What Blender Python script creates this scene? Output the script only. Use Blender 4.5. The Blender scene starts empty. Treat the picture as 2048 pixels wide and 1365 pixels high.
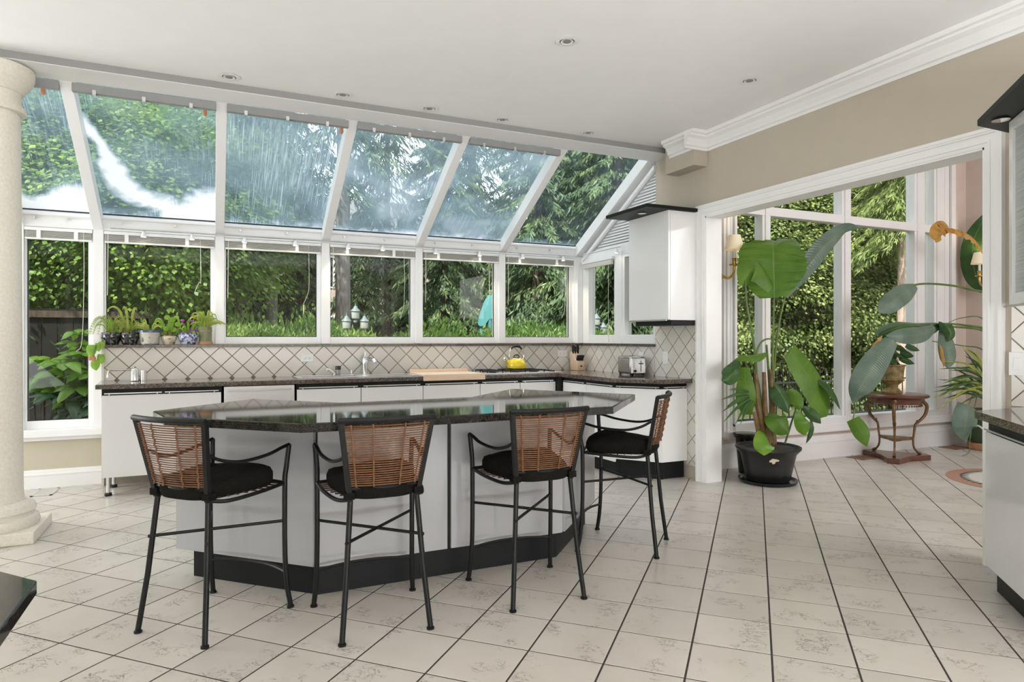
import bpy, bmesh, math, random
import numpy as np
from mathutils import Vector, Matrix
random.seed(7); RNG = np.random.default_rng(7)
SC = bpy.context.scene
COL = SC.collection
PI = math.pi

# ------------------------------------------------------------------ camera
CAM_H = 1.27; F_PX = 1306.6; YAW = math.radians(24.65); HORIZON = 677.15
cam_d = bpy.data.cameras.new('camera'); cam = bpy.data.objects.new('camera', cam_d); COL.objects.link(cam)
cam_d.sensor_width = 36.0; cam_d.lens = F_PX / 2048 * 36.0
cam_d.shift_y = -(682.5 - HORIZON) / 2048
cam_d.clip_end = 300
cam.location = (0, 0, CAM_H); cam.rotation_euler = (PI / 2, 0, -YAW)
SC.camera = cam

# ------------------------------------------------------------------ sky, sun, exposure
SC.view_settings.view_transform = 'Standard'; SC.view_settings.look = 'None'
SC.view_settings.gamma = 1.0; SC.view_settings.use_curve_mapping = False
SC.view_settings.exposure = 0.17
world = bpy.data.worlds.new('sky'); SC.world = world; world.use_nodes = True
wn = world.node_tree.nodes; wl = world.node_tree.links
sky = wn.new('ShaderNodeTexSky'); sky.sky_type = 'HOSEK_WILKIE'
SUN_TO = Vector((-0.50, -0.42, 0.76)).normalized()
sky.sun_direction = SUN_TO; sky.turbidity = 3.0; sky.ground_albedo = 0.3
hz = wn.new('ShaderNodeMix'); hz.data_type = 'RGBA'; hz.inputs[0].default_value = 0.45
hz.inputs[7].default_value = (1.0, 1.0, 1.0, 1)
wl.new(sky.outputs[0], hz.inputs[6]); wl.new(hz.outputs[2], wn['Background'].inputs[0])
wn['Background'].inputs[1].default_value = 5.0
sun_d = bpy.data.lights.new('sun', 'SUN'); sun_d.energy = 8.0; sun_d.angle = math.radians(1.5); sun_d.color = (1, .95, .85)
sun = bpy.data.objects.new('sun', sun_d); COL.objects.link(sun)
sun.rotation_euler = SUN_TO.to_track_quat('Z', 'Y').to_euler()
def area(name, loc, to, sx, sy, power, color=(1, 1, 1)):
    d = bpy.data.lights.new(name, 'AREA'); d.shape = 'RECTANGLE'; d.size = sx; d.size_y = sy; d.energy = power; d.color = color
    o = bpy.data.objects.new(name, d); COL.objects.link(o); o.location = loc
    o.rotation_euler = (Vector(to) - Vector(loc)).to_track_quat('-Z', 'Y').to_euler(); return o
# added fill lights out of view, standing in for daylight from unseen windows
area('window_daylight_behind', (1.1, -3.1, 0.62), (1.0, -1.7, 3.0), 5.2, 1.1, 310, (.97, .985, 1))
area('window_daylight_side', (-4.1, 0.0, 0.66), (-2.4, .8, 3.2), 5.0, 1.1, 95, (.97, .985, 1))
area('window_daylight_left_end', (-4.1, 5.6, 1.5), (0, 5.3, 2.9), 1.7, 1.8, 85, (.96, .985, 1))
area('alcove_daylight', (6.3, -0.6, 2.6), (6.3, 4, 1.0), 3.2, 2.6, 130, (.98, .985, 1))  # added fill for the plant room, set before its windowless near wall
try:
    SC.cycles.max_bounces = 10; SC.cycles.diffuse_bounces = 5; SC.cycles.transparent_max_bounces = 24
    SC.cycles.caustics_reflective = False; SC.cycles.caustics_refractive = False
    SC.cycles.sample_clamp_indirect = 6.0
except Exception: pass

# ------------------------------------------------------------------ helpers
def at(px, py, Y=None, X=None, Z=None):
    """point of the place on the plane Y=, X= or Z= along the calibrated view"""
    t = (px - 1024) / F_PX; s, c = math.sin(YAW), math.cos(YAW)
    r = Vector((s + t * c, c - t * s, -(py - HORIZON) / F_PX))
    d = Y / r.y if Y is not None else X / r.x if X is not None else (Z - CAM_H) / r.z
    p = r * d; p.z += CAM_H; return p

class MB:
    def __init__(s): s.v = []; s.f = []; s.uv = None
    def box(s, x0, x1, y0, y1, z0, z1, M=None):
        n = len(s.v)
        for x in (x0, x1):
            for y in (y0, y1):
                for z in (z0, z1):
                    p = Vector((x, y, z)); s.v.append(tuple(M @ p) if M else tuple(p))
        for f in ((0,1,3,2),(4,6,7,5),(0,4,5,1),(2,3,7,6),(0,2,6,4),(1,5,7,3)): s.f.append(tuple(n + i for i in f))
        return s
    def prism(s, poly, z0, z1, poly2=None):
        n = len(s.v); k = len(poly); poly2 = poly2 or poly
        for x, y in poly: s.v.append((x, y, z0))
        for x, y in poly2: s.v.append((x, y, z1))
        s.f.append(tuple(n + i for i in reversed(range(k)))); s.f.append(tuple(n + k + i for i in range(k)))
        for i in range(k): j = (i + 1) % k; s.f.append((n + i, n + j, n + k + j, n + k + i))
        return s
    def extrude(s, poly3, vec):
        """closed 3-D polygon extruded along vec"""
        n = len(s.v); k = len(poly3); vec = Vector(vec)
        for p in poly3: s.v.append(tuple(p))
        for p in poly3: s.v.append(tuple(Vector(p) + vec))
        s.f.append(tuple(n + i for i in reversed(range(k)))); s.f.append(tuple(n + k + i for i in range(k)))
        for i in range(k): j = (i + 1) % k; s.f.append((n + i, n + j, n + k + j, n + k + i))
        return s
    def tube(s, pts, r, n=8, closed=False, cap=True, flat=1.0):
        pts = [Vector(p) for p in pts]; m = len(pts); base = len(s.v)
        rs = r if isinstance(r, (list, tuple)) else [r] * m
        up = None
        for i, p in enumerate(pts):
            a = pts[(i - 1) % m] if (closed or i > 0) else p
            b = pts[(i + 1) % m] if (closed or i < m - 1) else p
            t = (b - a).normalized()
            if up is None: up = t.orthogonal().normalized() if abs(t.z) > .9 else Vector((0, 0, 1))
            sd = t.cross(up)
            if sd.length < 1e-4: sd = t.orthogonal()
            sd.normalize(); u2 = sd.cross(t).normalized(); up = u2
            for k in range(n):
                a_ = 2 * PI * k / n
                s.v.append(tuple(p + sd * math.cos(a_) * rs[i] + u2 * math.sin(a_) * rs[i] * flat))
        for i in range(m if closed else m - 1):
            for k in range(n):
                q = base + i * n; w = base + ((i + 1) % m) * n
                s.f.append((q + k, q + (k + 1) % n, w + (k + 1) % n, w + k))
        if cap and not closed:
            s.f.append(tuple(base + k for k in reversed(range(n)))); s.f.append(tuple(base + (m - 1) * n + k for k in range(n)))
        return s
    def lathe(s, prof, n=24, c=(0, 0, 0), M=None):
        base = len(s.v); m = len(prof)
        for r, z in prof:
            for k in range(n):
                a = 2 * PI * k / n; p = Vector((r * math.cos(a), r * math.sin(a), z))
                if M: p = M @ p
                s.v.append((p.x + c[0], p.y + c[1], p.z + c[2]))
        for i in range(m - 1):
            for k in range(n):
                q = base + i * n; w = q + n; s.f.append((q + k, q + (k + 1) % n, w + (k + 1) % n, w + k))
        if prof[0][0] > 1e-5: s.f.append(tuple(base + k for k in reversed(range(n))))
        if prof[-1][0] > 1e-5: s.f.append(tuple(base + (m - 1) * n + k for k in range(n)))
        return s
    def grid(s, rows, uv=True):
        base = len(s.v); m = len(rows); k = len(rows[0])
        for r in rows:
            for p in r: s.v.append(tuple(p))
        for i in range(m - 1):
            for j in range(k - 1):
                s.f.append((base + i*k + j, base + i*k + j + 1, base + (i+1)*k + j + 1, base + (i+1)*k + j))
        if uv:
            if s.uv is None: s.uv = {}
            for i in range(m):
                for j in range(k): s.uv[base + i*k + j] = (j / (k - 1), i / (m - 1))
        return s
    def mesh(s, name, smooth=False):
        me = bpy.data.meshes.new(name); me.from_pydata(s.v, [], s.f)
        bm = bmesh.new(); bm.from_mesh(me); bmesh.ops.recalc_face_normals(bm, faces=bm.faces); bm.to_mesh(me); bm.free()
        if s.uv:
            l = me.uv_layers.new(name='UVMap')
            for lp in me.loops: l.data[lp.index].uv = s.uv.get(lp.vertex_index, (0, 0))
        if smooth:
            me.polygons.foreach_set('use_smooth', [True] * len(me.polygons))
            try: me.set_sharp_from_angle(angle=math.radians(40))
            except Exception: pass
        return me
    def build(s, name, mat, parent=None, smooth=False, bevel=0.0):
        o = bpy.data.objects.new(name, s.mesh(name, smooth)); COL.objects.link(o)
        o.data.materials.append(mat)
        if parent: o.parent = parent
        if bevel:
            b = o.modifiers.new('bevel', 'BEVEL'); b.width = bevel; b.segments = 2; b.limit_method = 'ANGLE'; b.angle_limit = .6
        return o

def B(*a): return MB().box(*a)
def thing(name, label, cat, loc=(0, 0, 0), rz=0, group=None):
    o = bpy.data.objects.new(name, None); COL.objects.link(o); o.empty_display_size = .1
    o.location = loc; o.rotation_euler = (0, 0, rz); o['label'] = label; o['category'] = cat
    if group: o['group'] = group
    return o
def tag(o, label, cat, group=None):
    o['label'] = label; o['category'] = cat
    if group: o['group'] = group
    return o
def struct(o, label, cat='wall'):
    o['kind'] = 'structure'; o['label'] = label; o['category'] = cat; return o
def sroot(name, label, cat, loc=(0, 0, 0)):
    o = bpy.data.objects.new(name, None); COL.objects.link(o); o.location = loc; return struct(o, label, cat)
def copy_tree(o, parent=None):
    c = o.copy(); COL.objects.link(c); c.parent = parent
    for ch in list(o.children): copy_tree(ch, c)
    return c
def link_copy(me, name, parent, loc=(0, 0, 0), rot=(0, 0, 0), sc=None):
    o = bpy.data.objects.new(name, me); COL.objects.link(o); o.parent = parent; o.location = loc; o.rotation_euler = rot
    if sc: o.scale = sc
    return o
def bez(pts, n=12):
    """Catmull-Rom through the points"""
    P = [Vector(p) for p in pts]; P = [P[0] * 2 - P[1]] + P + [P[-1] * 2 - P[-2]]; out = []
    for i in range(1, len(P) - 2):
        for k in range(n):
            t = k / n; a, b, c, d = P[i-1], P[i], P[i+1], P[i+2]
            out.append(.5 * ((2*b) + (c - a)*t + (2*a - 5*b + 4*c - d)*t*t + (3*b - a - 3*c + d)*t**3))
    out.append(P[-2]); return out

# ------------------------------------------------------------------ materials
def newmat(name):
    m = bpy.data.materials.new(name); m.use_nodes = True
    return m, m.node_tree.nodes, m.node_tree.links, m.node_tree.nodes['Principled BSDF']
def mat(name, col, rough=.5, metal=0.0, var=0.0, scale=8.0, bump=0.0, coat=0.0, stretch=None, spec=.5, trans=0.0, emit=None, col2=None):
    m, N, L, b = newmat(name)
    b.inputs['Base Color'].default_value = (*col, 1); b.inputs['Roughness'].default_value = rough
    b.inputs['Metallic'].default_value = metal; b.inputs['Coat Weight'].default_value = coat
    b.inputs['Specular IOR Level'].default_value = spec
    tc = N.new('ShaderNodeTexCoord'); mp = N.new('ShaderNodeMapping'); L.new(tc.outputs['Object'], mp.inputs[0])
    if stretch: mp.inputs['Scale'].default_value = stretch
    no = N.new('ShaderNodeTexNoise'); no.inputs['Scale'].default_value = scale; no.inputs['Detail'].default_value = 5
    L.new(mp.outputs[0], no.inputs['Vector'])
    if var or col2:
        rp = N.new('ShaderNodeValToRGB'); rp.color_ramp.elements[0].position = .3; rp.color_ramp.elements[1].position = .7
        c2 = col2 or tuple(min(1, c * (1 + var)) for c in col)
        c1 = col if col2 else tuple(c * (1 - var) for c in col)
        rp.color_ramp.elements[0].color = (*c1, 1); rp.color_ramp.elements[1].color = (*c2, 1)
        L.new(no.outputs['Fac'], rp.inputs[0]); L.new(rp.outputs[0], b.inputs['Base Color'])
    if bump:
        bp = N.new('ShaderNodeBump'); bp.inputs['Strength'].default_value = bump; bp.inputs['Distance'].default_value = .01
        L.new(no.outputs['Fac'], bp.inputs['Height']); L.new(bp.outputs[0], b.inputs['Normal'])
    if emit: b.inputs['Emission Color'].default_value = (*emit[0], 1); b.inputs['Emission Strength'].default_value = emit[1]
    if trans: b.inputs['Transmission Weight'].default_value = trans
    return m

M = {}
M['ceiling'] = mat('ceiling_paint', (.90, .90, .90), .9, var=.01)
M['white'] = mat('white_trim_paint', (.86, .86, .86), .45, var=.01)
M['frame'] = mat('white_window_frame', (.85, .855, .86), .35, var=.01)
M['crown'] = mat('crown_white', (.86, .86, .86), .55, var=.01)
M['beige'] = mat('beige_wall_paint', (.52, .465, .385), .8, var=.02)
M['khaki'] = mat('khaki_wall_paint', (.56, .52, .41), .8, var=.02)
M['pink'] = mat('blush_wall_paint', (.66, .56, .50), .85, var=.03)
M['cab'] = mat('white_lacquer', (.80, .80, .80), .12, coat=.4, var=.005)
M['cabgrey'] = mat('island_lacquer', (.40, .405, .42), .16, coat=.3, var=.01, scale=3)
M['dark'] = mat('charcoal_laminate', (.010, .011, .012), .45, var=.1, spec=.22)
M['black'] = mat('black_metal', (.008, .0085, .0085), .42, var=.3, scale=30, spec=.28)
M['blackgloss'] = mat('black_plastic', (.012, .012, .012), .2, var=.1)
M['chrome'] = mat('chrome', (.78, .78, .78), .1, 1.0, var=.02)
M['steel'] = mat('brushed_steel', (.80, .80, .81), .36, 1.0, var=.05, scale=40, stretch=(1, 1, 30))
M['alu'] = mat('satin_aluminium', (.78, .78, .78), .3, 1.0, var=.02)
M['whiteplastic'] = mat('white_plastic', (.85, .85, .85), .3, var=.01)
M['cord'] = mat('cream_cord', (.72, .68, .58), .8, var=.05)
M['soil'] = mat('potting_soil', (.05, .032, .02), .95, var=.4, scale=60, bump=.6)
M['terracotta'] = mat('terracotta', (.5, .24, .13), .8, var=.15, scale=20)
M['brass'] = mat('brass', (.70, .47, .17), .25, 1.0, var=.08, scale=20)
M['shade'] = mat('cream_lampshade', (.85, .76, .58), .8, var=.02, emit=((1, .82, .55), .12))
M['maple'] = mat('maple_wood', (.72, .53, .37), .45, scale=5, stretch=(1, 14, 14), col2=(.80, .62, .46))
M['maplepale'] = mat('maple_board', (.80, .66, .54), .45, scale=5, stretch=(1, 14, 14), col2=(.84, .72, .60))
M['mahogany'] = mat('mahogany', (.08, .026, .013), .3, scale=6, stretch=(1, 10, 10), col2=(.16, .052, .025), coat=.3)
M['bronze'] = mat('antique_bronze', (.15, .09, .045), .4, .7, scale=30, col2=(.27, .165, .085))
M['rattan'] = mat('rattan', (.11, .046, .018), .5, scale=50, col2=(.20, .09, .037))
M['rattandark'] = mat('dark_rattan', (.03, .014, .008), .6, scale=50, col2=(.07, .03, .014))
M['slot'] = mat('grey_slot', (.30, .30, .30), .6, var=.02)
M['cushion'] = mat('black_cotton', (.007, .0065, .006), .95, scale=120, bump=.3, col2=(.013, .012, .010), spec=.1)
M['toaststeel'] = mat('toaster_steel', (.52, .51, .50), .22, 1.0, var=.08, scale=30, stretch=(1, 1, 20))
M['yellow'] = mat('yellow_enamel', (.86, .66, .02), .15, coat=.5, var=.02)
M['teal'] = mat('turquoise_canvas', (.05, .19, .20), .8, var=.08)
M['greypost'] = mat('grey_green_metal', (.15, .19, .21), .5, var=.1)
M['iron'] = mat('wrought_iron', (.015, .016, .018), .5, var=.2)
M['bulb'] = mat('glowing_bulb', (1, .9, .75), .3, emit=((1, .86, .66), 30))
M['lens'] = mat('lamp_reflector', (.35, .33, .30), .3, .6, var=.1)
M['column'] = mat('limestone', (.72, .67, .57), .85, scale=60, bump=.35, col2=(.80, .77, .70))
M['grout'] = mat('dark_grout', (.045, .040, .036), .9, var=.3, scale=80)
M['splashgrout'] = mat('taupe_grout', (.34, .29, .24), .9, var=.1)
M['ventbrown'] = mat('brown_vent', (.30, .16, .10), .5, var=.1)
M['ventgrey'] = mat('cream_vent', (.62, .60, .56), .5, var=.05)

def granite(name, c1, c2, c3, rough):
    m, N, L, b = newmat(name)
    tc = N.new('ShaderNodeTexCoord'); v = N.new('ShaderNodeTexVoronoi'); v.inputs['Scale'].default_value = 260
    no = N.new('ShaderNodeTexNoise'); no.inputs['Scale'].default_value = 45; no.inputs['Detail'].default_value = 6
    L.new(tc.outputs['Object'], v.inputs['Vector']); L.new(tc.outputs['Object'], no.inputs['Vector'])
    mx = N.new('ShaderNodeMix'); mx.data_type = 'FLOAT'; mx.inputs[0].default_value = .5
    L.new(v.outputs['Color'], mx.inputs[2]); L.new(no.outputs['Fac'], mx.inputs[3])
    r = N.new('ShaderNodeValToRGB'); e = r.color_ramp.elements
    e[0].position = .32; e[0].color = (*c1, 1); e[1].position = .72; e[1].color = (*c3, 1)
    k = e.new(.52); k.color = (*c2, 1)
    L.new(mx.outputs[0], r.inputs[0]); L.new(r.outputs[0], b.inputs['Base Color'])
    b.inputs['Roughness'].default_value = rough; b.inputs['Specular IOR Level'].default_value = .6
    return m
M['granite'] = granite('brown_granite', (.035, .029, .025), (.11, .09, .076), (.23, .19, .16), .07)
M['granitedark'] = granite('dark_granite', (.006, .006, .006), (.016, .014, .012), (.042, .034, .028), .045)

def floor_tile():
    m, N, L, b = newmat('veined_floor_tile')
    tc = N.new('ShaderNodeTexCoord'); oi = N.new('ShaderNodeObjectInfo')
    ad = N.new('ShaderNodeVectorMath'); ad.operation = 'ADD'
    cx = N.new('ShaderNodeCombineXYZ'); ml = N.new('ShaderNodeMath'); ml.operation = 'MULTIPLY'; ml.inputs[1].default_value = 97
    L.new(oi.outputs['Random'], ml.inputs[0]); L.new(ml.outputs[0], cx.inputs[0]); L.new(ml.outputs[0], cx.inputs[2])
    L.new(tc.outputs['Object'], ad.inputs[0]); L.new(cx.outputs[0], ad.inputs[1])
    mp = N.new('ShaderNodeMapping'); mp.inputs['Scale'].default_value = (1.6, 1, 1); L.new(ad.outputs[0], mp.inputs[0])
    n1 = N.new('ShaderNodeTexNoise'); n1.inputs['Scale'].default_value = 16; n1.inputs['Detail'].default_value = 6; n1.inputs['Roughness'].default_value = .65; n1.inputs['Distortion'].default_value = .8
    L.new(mp.outputs[0], n1.inputs['Vector'])
    # thin veins where the noise crosses its middle value
    sb = N.new('ShaderNodeMath'); sb.operation = 'SUBTRACT'; sb.inputs[1].default_value = .5; L.new(n1.outputs['Fac'], sb.inputs[0])
    ab = N.new('ShaderNodeMath'); ab.operation = 'ABSOLUTE'; L.new(sb.outputs[0], ab.inputs[0])
    vn = N.new('ShaderNodeMapRange'); vn.inputs[1].default_value = .0; vn.inputs[2].default_value = .022; vn.inputs[3].default_value = 1; vn.inputs[4].default_value = 0
    L.new(ab.outputs[0], vn.inputs[0])
    n2 = N.new('ShaderNodeTexNoise'); n2.inputs['Scale'].default_value = 7; n2.inputs['Detail'].default_value = 3; L.new(ad.outputs[0], n2.inputs['Vector'])
    pm = N.new('ShaderNodeMapRange'); pm.inputs[1].default_value = .53; pm.inputs[2].default_value = .62; L.new(n2.outputs['Fac'], pm.inputs[0])
    mm = N.new('ShaderNodeMath'); mm.operation = 'MULTIPLY'; L.new(vn.outputs[0], mm.inputs[0]); L.new(pm.outputs[0], mm.inputs[1])
    m2 = N.new('ShaderNodeMath'); m2.operation = 'MULTIPLY'; m2.inputs[1].default_value = 1.0; L.new(mm.outputs[0], m2.inputs[0])
    base = N.new('ShaderNodeValToRGB'); base.color_ramp.elements[0].color = (.56, .515, .46, 1); base.color_ramp.elements[1].color = (.66, .62, .565, 1)
    n3 = N.new('ShaderNodeTexNoise'); n3.inputs['Scale'].default_value = 5; L.new(ad.outputs[0], n3.inputs['Vector']); L.new(n3.outputs['Fac'], base.inputs[0])
    hv = N.new('ShaderNodeMix'); hv.data_type = 'RGBA'; hv.blend_type = 'MULTIPLY'; hv.inputs[0].default_value = 1
    rr = N.new('ShaderNodeMapRange'); rr.inputs[3].default_value = .93; rr.inputs[4].default_value = 1.04; L.new(oi.outputs['Random'], rr.inputs[0])
    L.new(base.outputs[0], hv.inputs[6]); L.new(rr.outputs[0], hv.inputs[7])
    mx = N.new('ShaderNodeMix'); mx.data_type = 'RGBA'; mx.inputs[7].default_value = (.10, .085, .07, 1)
    L.new(hv.outputs[2], mx.inputs[6]); L.new(m2.outputs[0], mx.inputs[0]); L.new(mx.outputs[2], b.inputs['Base Color'])
    b.inputs['Roughness'].default_value = .28; b.inputs['Specular IOR Level'].default_value = .45
    return m
M['tile'] = floor_tile()
def wall_tile():
    m, N, L, b = newmat('cream_wall_tile'); oi = N.new('ShaderNodeObjectInfo')
    r = N.new('ShaderNodeValToRGB'); r.color_ramp.elements[0].color = (.66, .62, .56, 1); r.color_ramp.elements[1].color = (.74, .71, .66, 1)
    L.new(oi.outputs['Random'], r.inputs[0]); L.new(r.outputs[0], b.inputs['Base Color']); b.inputs['Roughness'].default_value = .22
    return m
M['walltile'] = wall_tile()

def schlick(N, L, f0):
    lw = N.new('ShaderNodeLayerWeight'); lw.inputs[0].default_value = .5
    pw = N.new('ShaderNodeMath'); pw.operation = 'POWER'; pw.inputs[1].default_value = 5; L.new(lw.outputs['Facing'], pw.inputs[0])
    ma = N.new('ShaderNodeMath'); ma.operation = 'MULTIPLY_ADD'; ma.inputs[1].default_value = .5; ma.inputs[2].default_value = f0; L.new(pw.outputs[0], ma.inputs[0]); return ma.outputs[0]
def glass(name, refl=.014, tint=(1, 1, 1)):
    m = bpy.data.materials.new(name); m.use_nodes = True; N = m.node_tree.nodes; L = m.node_tree.links; N.clear()
    out = N.new('ShaderNodeOutputMaterial'); t = N.new('ShaderNodeBsdfTransparent'); t.inputs[0].default_value = (*tint, 1)
    g = N.new('ShaderNodeBsdfGlossy'); g.inputs['Roughness'].default_value = .01
    fr = schlick(N, L, refl)
    mx = N.new('ShaderNodeMixShader'); L.new(fr, mx.inputs[0]); L.new(t.outputs[0], mx.inputs[1]); L.new(g.outputs[0], mx.inputs[2]); L.new(mx.outputs[0], out.inputs[0])
    return m
M['glass'] = glass('window_glass', tint=(.93, .95, .94))

def wet_glass(name, seed, drip, white, wx=.5, wy=.0, haze=.3, hazecol=(.40, .53, .62)):
    """roof pane: clear glass carrying a film of condensation (haze), run marks and milky patches; pane is x across, y up the slope, 0..1 via object coords"""
    m = bpy.data.materials.new(name); m.use_nodes = True; N = m.node_tree.nodes; L = m.node_tree.links; N.clear()
    out = N.new('ShaderNodeOutputMaterial'); t = N.new('ShaderNodeBsdfTransparent'); t.inputs[0].default_value = (.92, .95, .95, 1)
    g = N.new('ShaderNodeBsdfGlossy'); g.inputs['Roughness'].default_value = .02; fr = schlick(N, L, .012)
    mg = N.new('ShaderNodeMixShader'); L.new(fr, mg.inputs[0]); L.new(t.outputs[0], mg.inputs[1]); L.new(g.outputs[0], mg.inputs[2])
    tc = N.new('ShaderNodeTexCoord'); mp = N.new('ShaderNodeMapping'); mp.inputs['Location'].default_value = (seed * 3.7, seed * 1.9, seed)
    L.new(tc.outputs['Object'], mp.inputs[0])
    def noise(scale, detail, st=None, dist=0):
        q = N.new('ShaderNodeTexNoise'); q.inputs['Scale'].default_value = scale; q.inputs['Detail'].default_value = detail; q.inputs['Distortion'].default_value = dist
        if st:
            p = N.new('ShaderNodeMapping'); p.inputs['Scale'].default_value = st; L.new(mp.outputs[0], p.inputs[0]); L.new(p.outputs[0], q.inputs['Vector'])
        else: L.new(mp.outputs[0], q.inputs['Vector'])
        return q.outputs['Fac']
    def rng(x, a, b, c, d):
        q = N.new('ShaderNodeMapRange'); q.inputs[1].default_value = a; q.inputs[2].default_value = b; q.inputs[3].default_value = c; q.inputs[4].default_value = d
        L.new(x, q.inputs[0]); return q.outputs[0]
    def op(o, a, b_):
        q = N.new('ShaderNodeMath'); q.operation = o; q.use_clamp = True
        for i, w in enumerate((a, b_)):
            if isinstance(w, (int, float)): q.inputs[i].default_value = w
            else: L.new(w, q.inputs[i])
        return q.outputs[0]
    sx = N.new('ShaderNodeSeparateXYZ'); L.new(tc.outputs['Object'], sx.inputs[0])
    film = op('MULTIPLY', rng(noise(1.7, 4), .36, .62, .25, 1), haze)
    runs = op('MULTIPLY', rng(noise(14, 3, (8, .25, 1), .6), .48, .68, 0, drip), rng(noise(1.3, 2), .42, .6, 0, 1))
    edge = op('MULTIPLY', rng(sx.outputs['Y'], .0, .16, 1, 0), rng(noise(7, 5), .38, .62, 0, .9))
    tot = op('ADD', film, op('ADD', runs, edge))
    if white:
        w1 = N.new('ShaderNodeMath'); w1.operation = 'SUBTRACT'
        # band that curls down the pane and out along its foot
        nz = noise(2.2, 5, None, .4); nf = rng(nz, .3, .7, -.22, .22)
        xx = op('ADD', sx.outputs['X'], 0.0)
        cur = N.new('ShaderNodeMath'); cur.operation = 'POWER'; L.new(op('SUBTRACT', 1.0, op('MULTIPLY', xx, 1.25)), cur.inputs[0]); cur.inputs[1].default_value = 3.0
        tgt = N.new('ShaderNodeMath'); tgt.operation = 'MULTIPLY_ADD'; L.new(cur.outputs[0], tgt.inputs[0]); tgt.inputs[1].default_value = wy; tgt.inputs[2].default_value = wx
        dd = N.new('ShaderNodeMath'); dd.operation = 'SUBTRACT'; L.new(sx.outputs['Y'], dd.inputs[0]); L.new(tgt.outputs[0], dd.inputs[1])
        d2 = N.new('ShaderNodeMath'); d2.operation = 'ADD'; L.new(dd.outputs[0], d2.inputs[0]); L.new(nf, d2.inputs[1])
        d3 = N.new('ShaderNodeMath'); d3.operation = 'ABSOLUTE'; L.new(d2.outputs[0], d3.inputs[0])
        band = rng(d3.outputs[0], .05, .24, 1, 0)
        tot = op('ADD', tot, op('MULTIPLY', band, white))
    tot = op('MULTIPLY', tot, .93)
    d = N.new('ShaderNodeBsdfTranslucent'); df = N.new('ShaderNodeBsdfDiffuse')
    rc = N.new('ShaderNodeMix'); rc.data_type = 'RGBA'; rc.inputs[6].default_value = (*hazecol, 1); rc.inputs[7].default_value = (.93, .95, .98, 1)
    L.new(rng(tot, .35, .9, 0, 1), rc.inputs[0]); L.new(rc.outputs[2], d.inputs[0]); L.new(rc.outputs[2], df.inputs[0])
    md = N.new('ShaderNodeMixShader'); md.inputs[0].default_value = .35; L.new(d.outputs[0], md.inputs[1]); L.new(df.outputs[0], md.inputs[2])
    mx = N.new('ShaderNodeMixShader'); L.new(tot, mx.inputs[0]); L.new(mg.outputs[0], mx.inputs[1]); L.new(md.outputs[0], mx.inputs[2])
    L.new(mx.outputs[0], out.inputs[0]); return m

def leafmat(name, c1, c2, c3=None, transl=.35, rough=.5, stripes=0, scale=2.0):
    m = bpy.data.materials.new(name); m.use_nodes = True; N = m.node_tree.nodes; L = m.node_tree.links
    b = N['Principled BSDF']; out = N['Material Output']
    tc = N.new('ShaderNodeTexCoord'); no = N.new('ShaderNodeTexNoise'); no.inputs['Scale'].default_value = scale; no.inputs['Detail'].default_value = 6
    L.new(tc.outputs['Object'], no.inputs['Vector'])
    r = N.new('ShaderNodeValToRGB'); e = r.color_ramp.elements; e[0].position = .32; e[0].color = (*c1, 1); e[1].position = .68; e[1].color = (*(c3 or c2), 1)
    if c3: k = e.new(.5); k.color = (*c2, 1)
    L.new(no.outputs['Fac'], r.inputs[0]); col = r.outputs[0]
    if stripes:
        sx = N.new('ShaderNodeSeparateXYZ'); L.new(tc.outputs['UV'], sx.inputs[0])
        ml = N.new('ShaderNodeMath'); ml.operation = 'MULTIPLY'; ml.inputs[1].default_value = stripes * 6.283; L.new(sx.outputs['Y'], ml.inputs[0])
        sn = N.new('ShaderNodeMath'); sn.operation = 'SINE'; L.new(ml.outputs[0], sn.inputs[0])
        bp = N.new('ShaderNodeBump'); bp.inputs['Strength'].default_value = .35; bp.inputs['Distance'].default_value = .004
        L.new(sn.outputs[0], bp.inputs['Height']); L.new(bp.outputs[0], b.inputs['Normal'])
        ab = N.new('ShaderNodeMath'); ab.operation = 'SUBTRACT'; ab.inputs[1].default_value = .5; L.new(sx.outputs['X'], ab.inputs[0])
        a2 = N.new('ShaderNodeMath'); a2.operation = 'ABSOLUTE'; L.new(ab.outputs[0], a2.inputs[0])
        rb = N.new('ShaderNodeMapRange'); rb.inputs[1].default_value = .004; rb.inputs[2].default_value = .014; rb.inputs[3].default_value = 1; rb.inputs[4].default_value = 0; L.new(a2.outputs[0], rb.inputs[0])
        mr = N.new('ShaderNodeMix'); mr.data_type = 'RGBA'; mr.inputs[7].default_value = (.22, .34, .09, 1); L.new(rb.outputs[0], mr.inputs[0]); L.new(col, mr.inputs[6]); col = mr.outputs[2]
    L.new(col, b.inputs['Base Color']); b.inputs['Roughness'].default_value = rough
    t = N.new('ShaderNodeBsdfTranslucent'); L.new(col, t.inputs[0])
    mx = N.new('ShaderNodeMixShader'); mx.inputs[0].default_value = transl; L.new(b.outputs[0], mx.inputs[1]); L.new(t.outputs[0], mx.inputs[2]); L.new(mx.outputs[0], out.inputs[0])
    return m
M['maple_leaf'] = leafmat('maple_foliage', (.07, .15, .022), (.16, .28, .04), (.31, .42, .075), scale=.9)
M['ever_leaf'] = leafmat('dark_evergreen_foliage', (.025, .06, .02), (.055, .11, .03), (.12, .19, .05), scale=1.2, transl=.25)
M['spruce'] = leafmat('spruce_needles', (.045, .085, .045), (.10, .16, .07), (.22, .29, .11), scale=1.0, transl=.25)
M['cedar'] = leafmat('yellow_green_cedar', (.11, .17, .045), (.24, .31, .095), (.42, .47, .18), scale=1.3, transl=.42)
M['hedge'] = leafmat('juniper_hedge', (.06, .12, .025), (.12, .22, .05), (.24, .34, .09), scale=1.5, transl=.3)
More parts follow.
